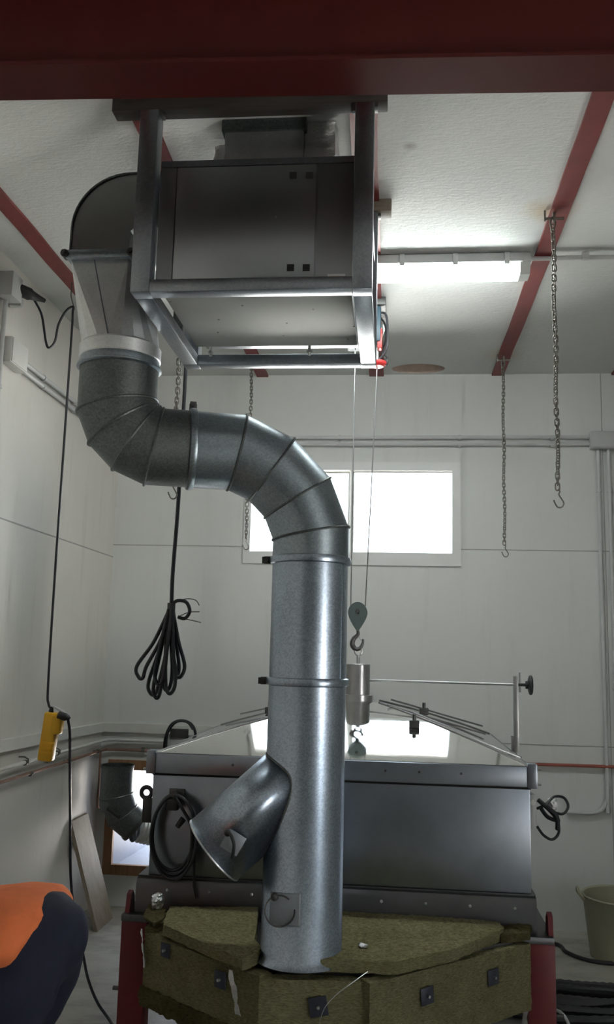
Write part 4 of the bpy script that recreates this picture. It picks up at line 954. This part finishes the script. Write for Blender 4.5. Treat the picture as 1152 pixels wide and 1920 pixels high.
def fused(name, tubes, m, vox=.014, smooth_it=4, extra=None):
    b = MB()
    for pts, rads in tubes:      # rads: (across y, across the other axis)
        pts = [V(p) for p in pts]; loops = []
        for i, p in enumerate(pts):
            t = (pts[min(i + 1, len(pts) - 1)] - pts[max(i - 1, 0)]).normalized(); w = V((0, 1, 0)); w = (w - t * w.dot(t)).normalized(); u = t.cross(w)
            loops.append([p + w * (rads[i][0] * math.cos(2 * PI * k / 28)) + u * (rads[i][1] * math.sin(2 * PI * k / 28)) for k in range(28)])
        b.rings(loops)
    o = b.build(name, m, pe, smooth=True)
    r = o.modifiers.new('fuse', 'REMESH'); r.mode = 'VOXEL'; r.voxel_size = vox; r.use_smooth_shade = True
    sm = o.modifiers.new('soft', 'SMOOTH'); sm.factor = .5; sm.iterations = smooth_it
    tx_ = bpy.data.textures.new(name + '_folds', 'CLOUDS'); tx_.noise_scale = .11
    dp_ = o.modifiers.new('folds', 'DISPLACE'); dp_.texture = tx_; dp_.strength = .012; dp_.mid_level = .5; dp_.texture_coords = 'LOCAL'
    return o
legs = []
for s in (-1, 1):
    legs.append(([(-.885, PY + s * .05, .885), (-.895, PY + s * .07, .845), (-.932, PY + s * .08, .76), (-.99, PY + s * .10, .62), (-1.045, PY + s * .122, .475), (-1.03, PY + s * .125, .38), (-.985, PY + s * .125, .22), (-.957, PY + s * .125, .075)],
                 [(.06, .06), (.100, .115), (.110, .134), (.106, .116), (.090, .094), (.082, .086), (.080, .084), (.080, .082)]))
fused('trousers', [([(-1.03, PY, .845), (-.98, PY, .848), (-.92, PY, .842), (-.865, PY, .835), (-.80, PY, .83), (-.775, PY, .825)], [(.10, .075), (.135, .095), (.155, .112), (.165, .122), (.12, .085), (.05, .04)])] + legs, 'navy')
sleeves = []
for s in (-1, 1): sleeves.append(([(-1.24, PY + s * .10, .735), (-1.28, PY + s * .17, .695), (-1.28, PY + s * .185, .60), (-1.27, PY + s * .19, .50)], [(.07, .08), (.075, .085), (.07, .078), (.068, .074)]))
fused('shirt', [([(-.866, PY, .862), (-.892, PY, .876), (-.945, PY, .874), (-1.02, PY, .856), (-1.10, PY, .835), (-1.18, PY, .795), (-1.26, PY, .735), (-1.32, PY, .68), (-1.35, PY, .65)],
                 [(.186, .078), (.212, .088), (.212, .092), (.198, .100), (.185, .125), (.195, .128), (.19, .118), (.12, .085), (.07, .07)])] + sleeves, 'orange')
for s in (-1, 1):
    b = MB(); loops = []
    for x, zc, rw, rh in ((-.905, .05, .030, .045), (-.93, .052, .042, .052), (-1.0, .05, .045, .05), (-1.08, .040, .050, .040), (-1.14, .032, .045, .031), (-1.175, .028, .028, .024)):
        loops.append([V((x, PY + s * .13 + rw * math.cos(2 * PI * k / 20), max(0, zc + rh * math.sin(2 * PI * k / 20)))) for k in range(20)])
    b.rings(loops); b.build('shoe', 'black', pe)
HC = V((-1.445, PY, .535))
b = MB().ball(HC, .100, (1.05, .92, .98), 12)
for v in list(b.bm.verts):
    if (v.co - HC).dot(V((-.75, 0, -.55))) > .045: b.bm.verts.remove(v)
for v in b.bm.verts: v.co += V((1, 1, 1)) * .008 * noise.noise(v.co * 30)
b.build('hair', 'hair', pe, solid=.012)
# face: nose, ears, eyes, mouth on the head
fn = V((-.62, 0, -.55)).normalized(); dn_ = V((-.55, 0, .2)).normalized()
fx_ = V((-.80, 0, .60)).normalized() * -1; fz_ = V((-.60, 0, -.80)).normalized()   # face looks back and down, chin towards the chest
hcen = V((-1.470, PY, .505)); face = V((.80, 0, -.60)).normalized(); chin = V((-.60, 0, -.80)).normalized()
hp_ = lambda f_, c_, s_: hcen + face * f_ + chin * c_ + V((0, s_, 0))
MB().tube([hp_(.082, -.005, 0), hp_(.102, .022, 0), (hp_(.096, .032, 0))], .010, 8, radii=[.007, .011, .009]).build('nose', 'skin', pe)
MB().tube([hp_(.080, .055, -.022), hp_(.086, .057, 0), hp_(.080, .055, .022)], .005, 6).build('mouth', 'skin', pe)
for s in (-1, 1):
    MB().ball(hp_(.078, -.004, s * .032), .011, n=6).build('eye', 'white_plastic', pe)
    MB().ball(hp_(.0, .005, s * .088), .026, (.7, .35, 1), 6).build('ear', 'skin', pe)

# ================================================================== LIGHT
w = bpy.data.worlds.new('world'); SC.world = w; w.use_nodes = True; nt = w.node_tree; bg = nt.nodes['Background']
# bright overcast sky above, ground glow below the horizon added to brighten the ceiling
tcw = nt.nodes.new('ShaderNodeTexCoord'); sx = nt.nodes.new('ShaderNodeSeparateXYZ'); L(nt, tcw.outputs['Generated'], sx.inputs[0])
mrw = nt.nodes.new('ShaderNodeMapRange'); mrw.inputs['From Min'].default_value = -.06; mrw.inputs['From Max'].default_value = .03; L(nt, sx.outputs[2], mrw.inputs['Value'])
rw = ramp(nt, mrw.outputs[0], [(0, (1.0, .955, .90)), (1, (.25, .28, .31))])
L(nt, rw.outputs[0], bg.inputs[0]); bg.inputs[1].default_value = 20.0
SC.view_settings.view_transform = 'Standard'; SC.view_settings.look = 'None'; SC.view_settings.gamma = 1; SC.view_settings.exposure = .7
SC.cycles.max_bounces = 8; SC.cycles.diffuse_bounces = 5; SC.cycles.glossy_bounces = 5; SC.cycles.transparent_max_bounces = 12
SC.cycles.caustics_reflective = False; SC.cycles.sample_clamp_indirect = 6
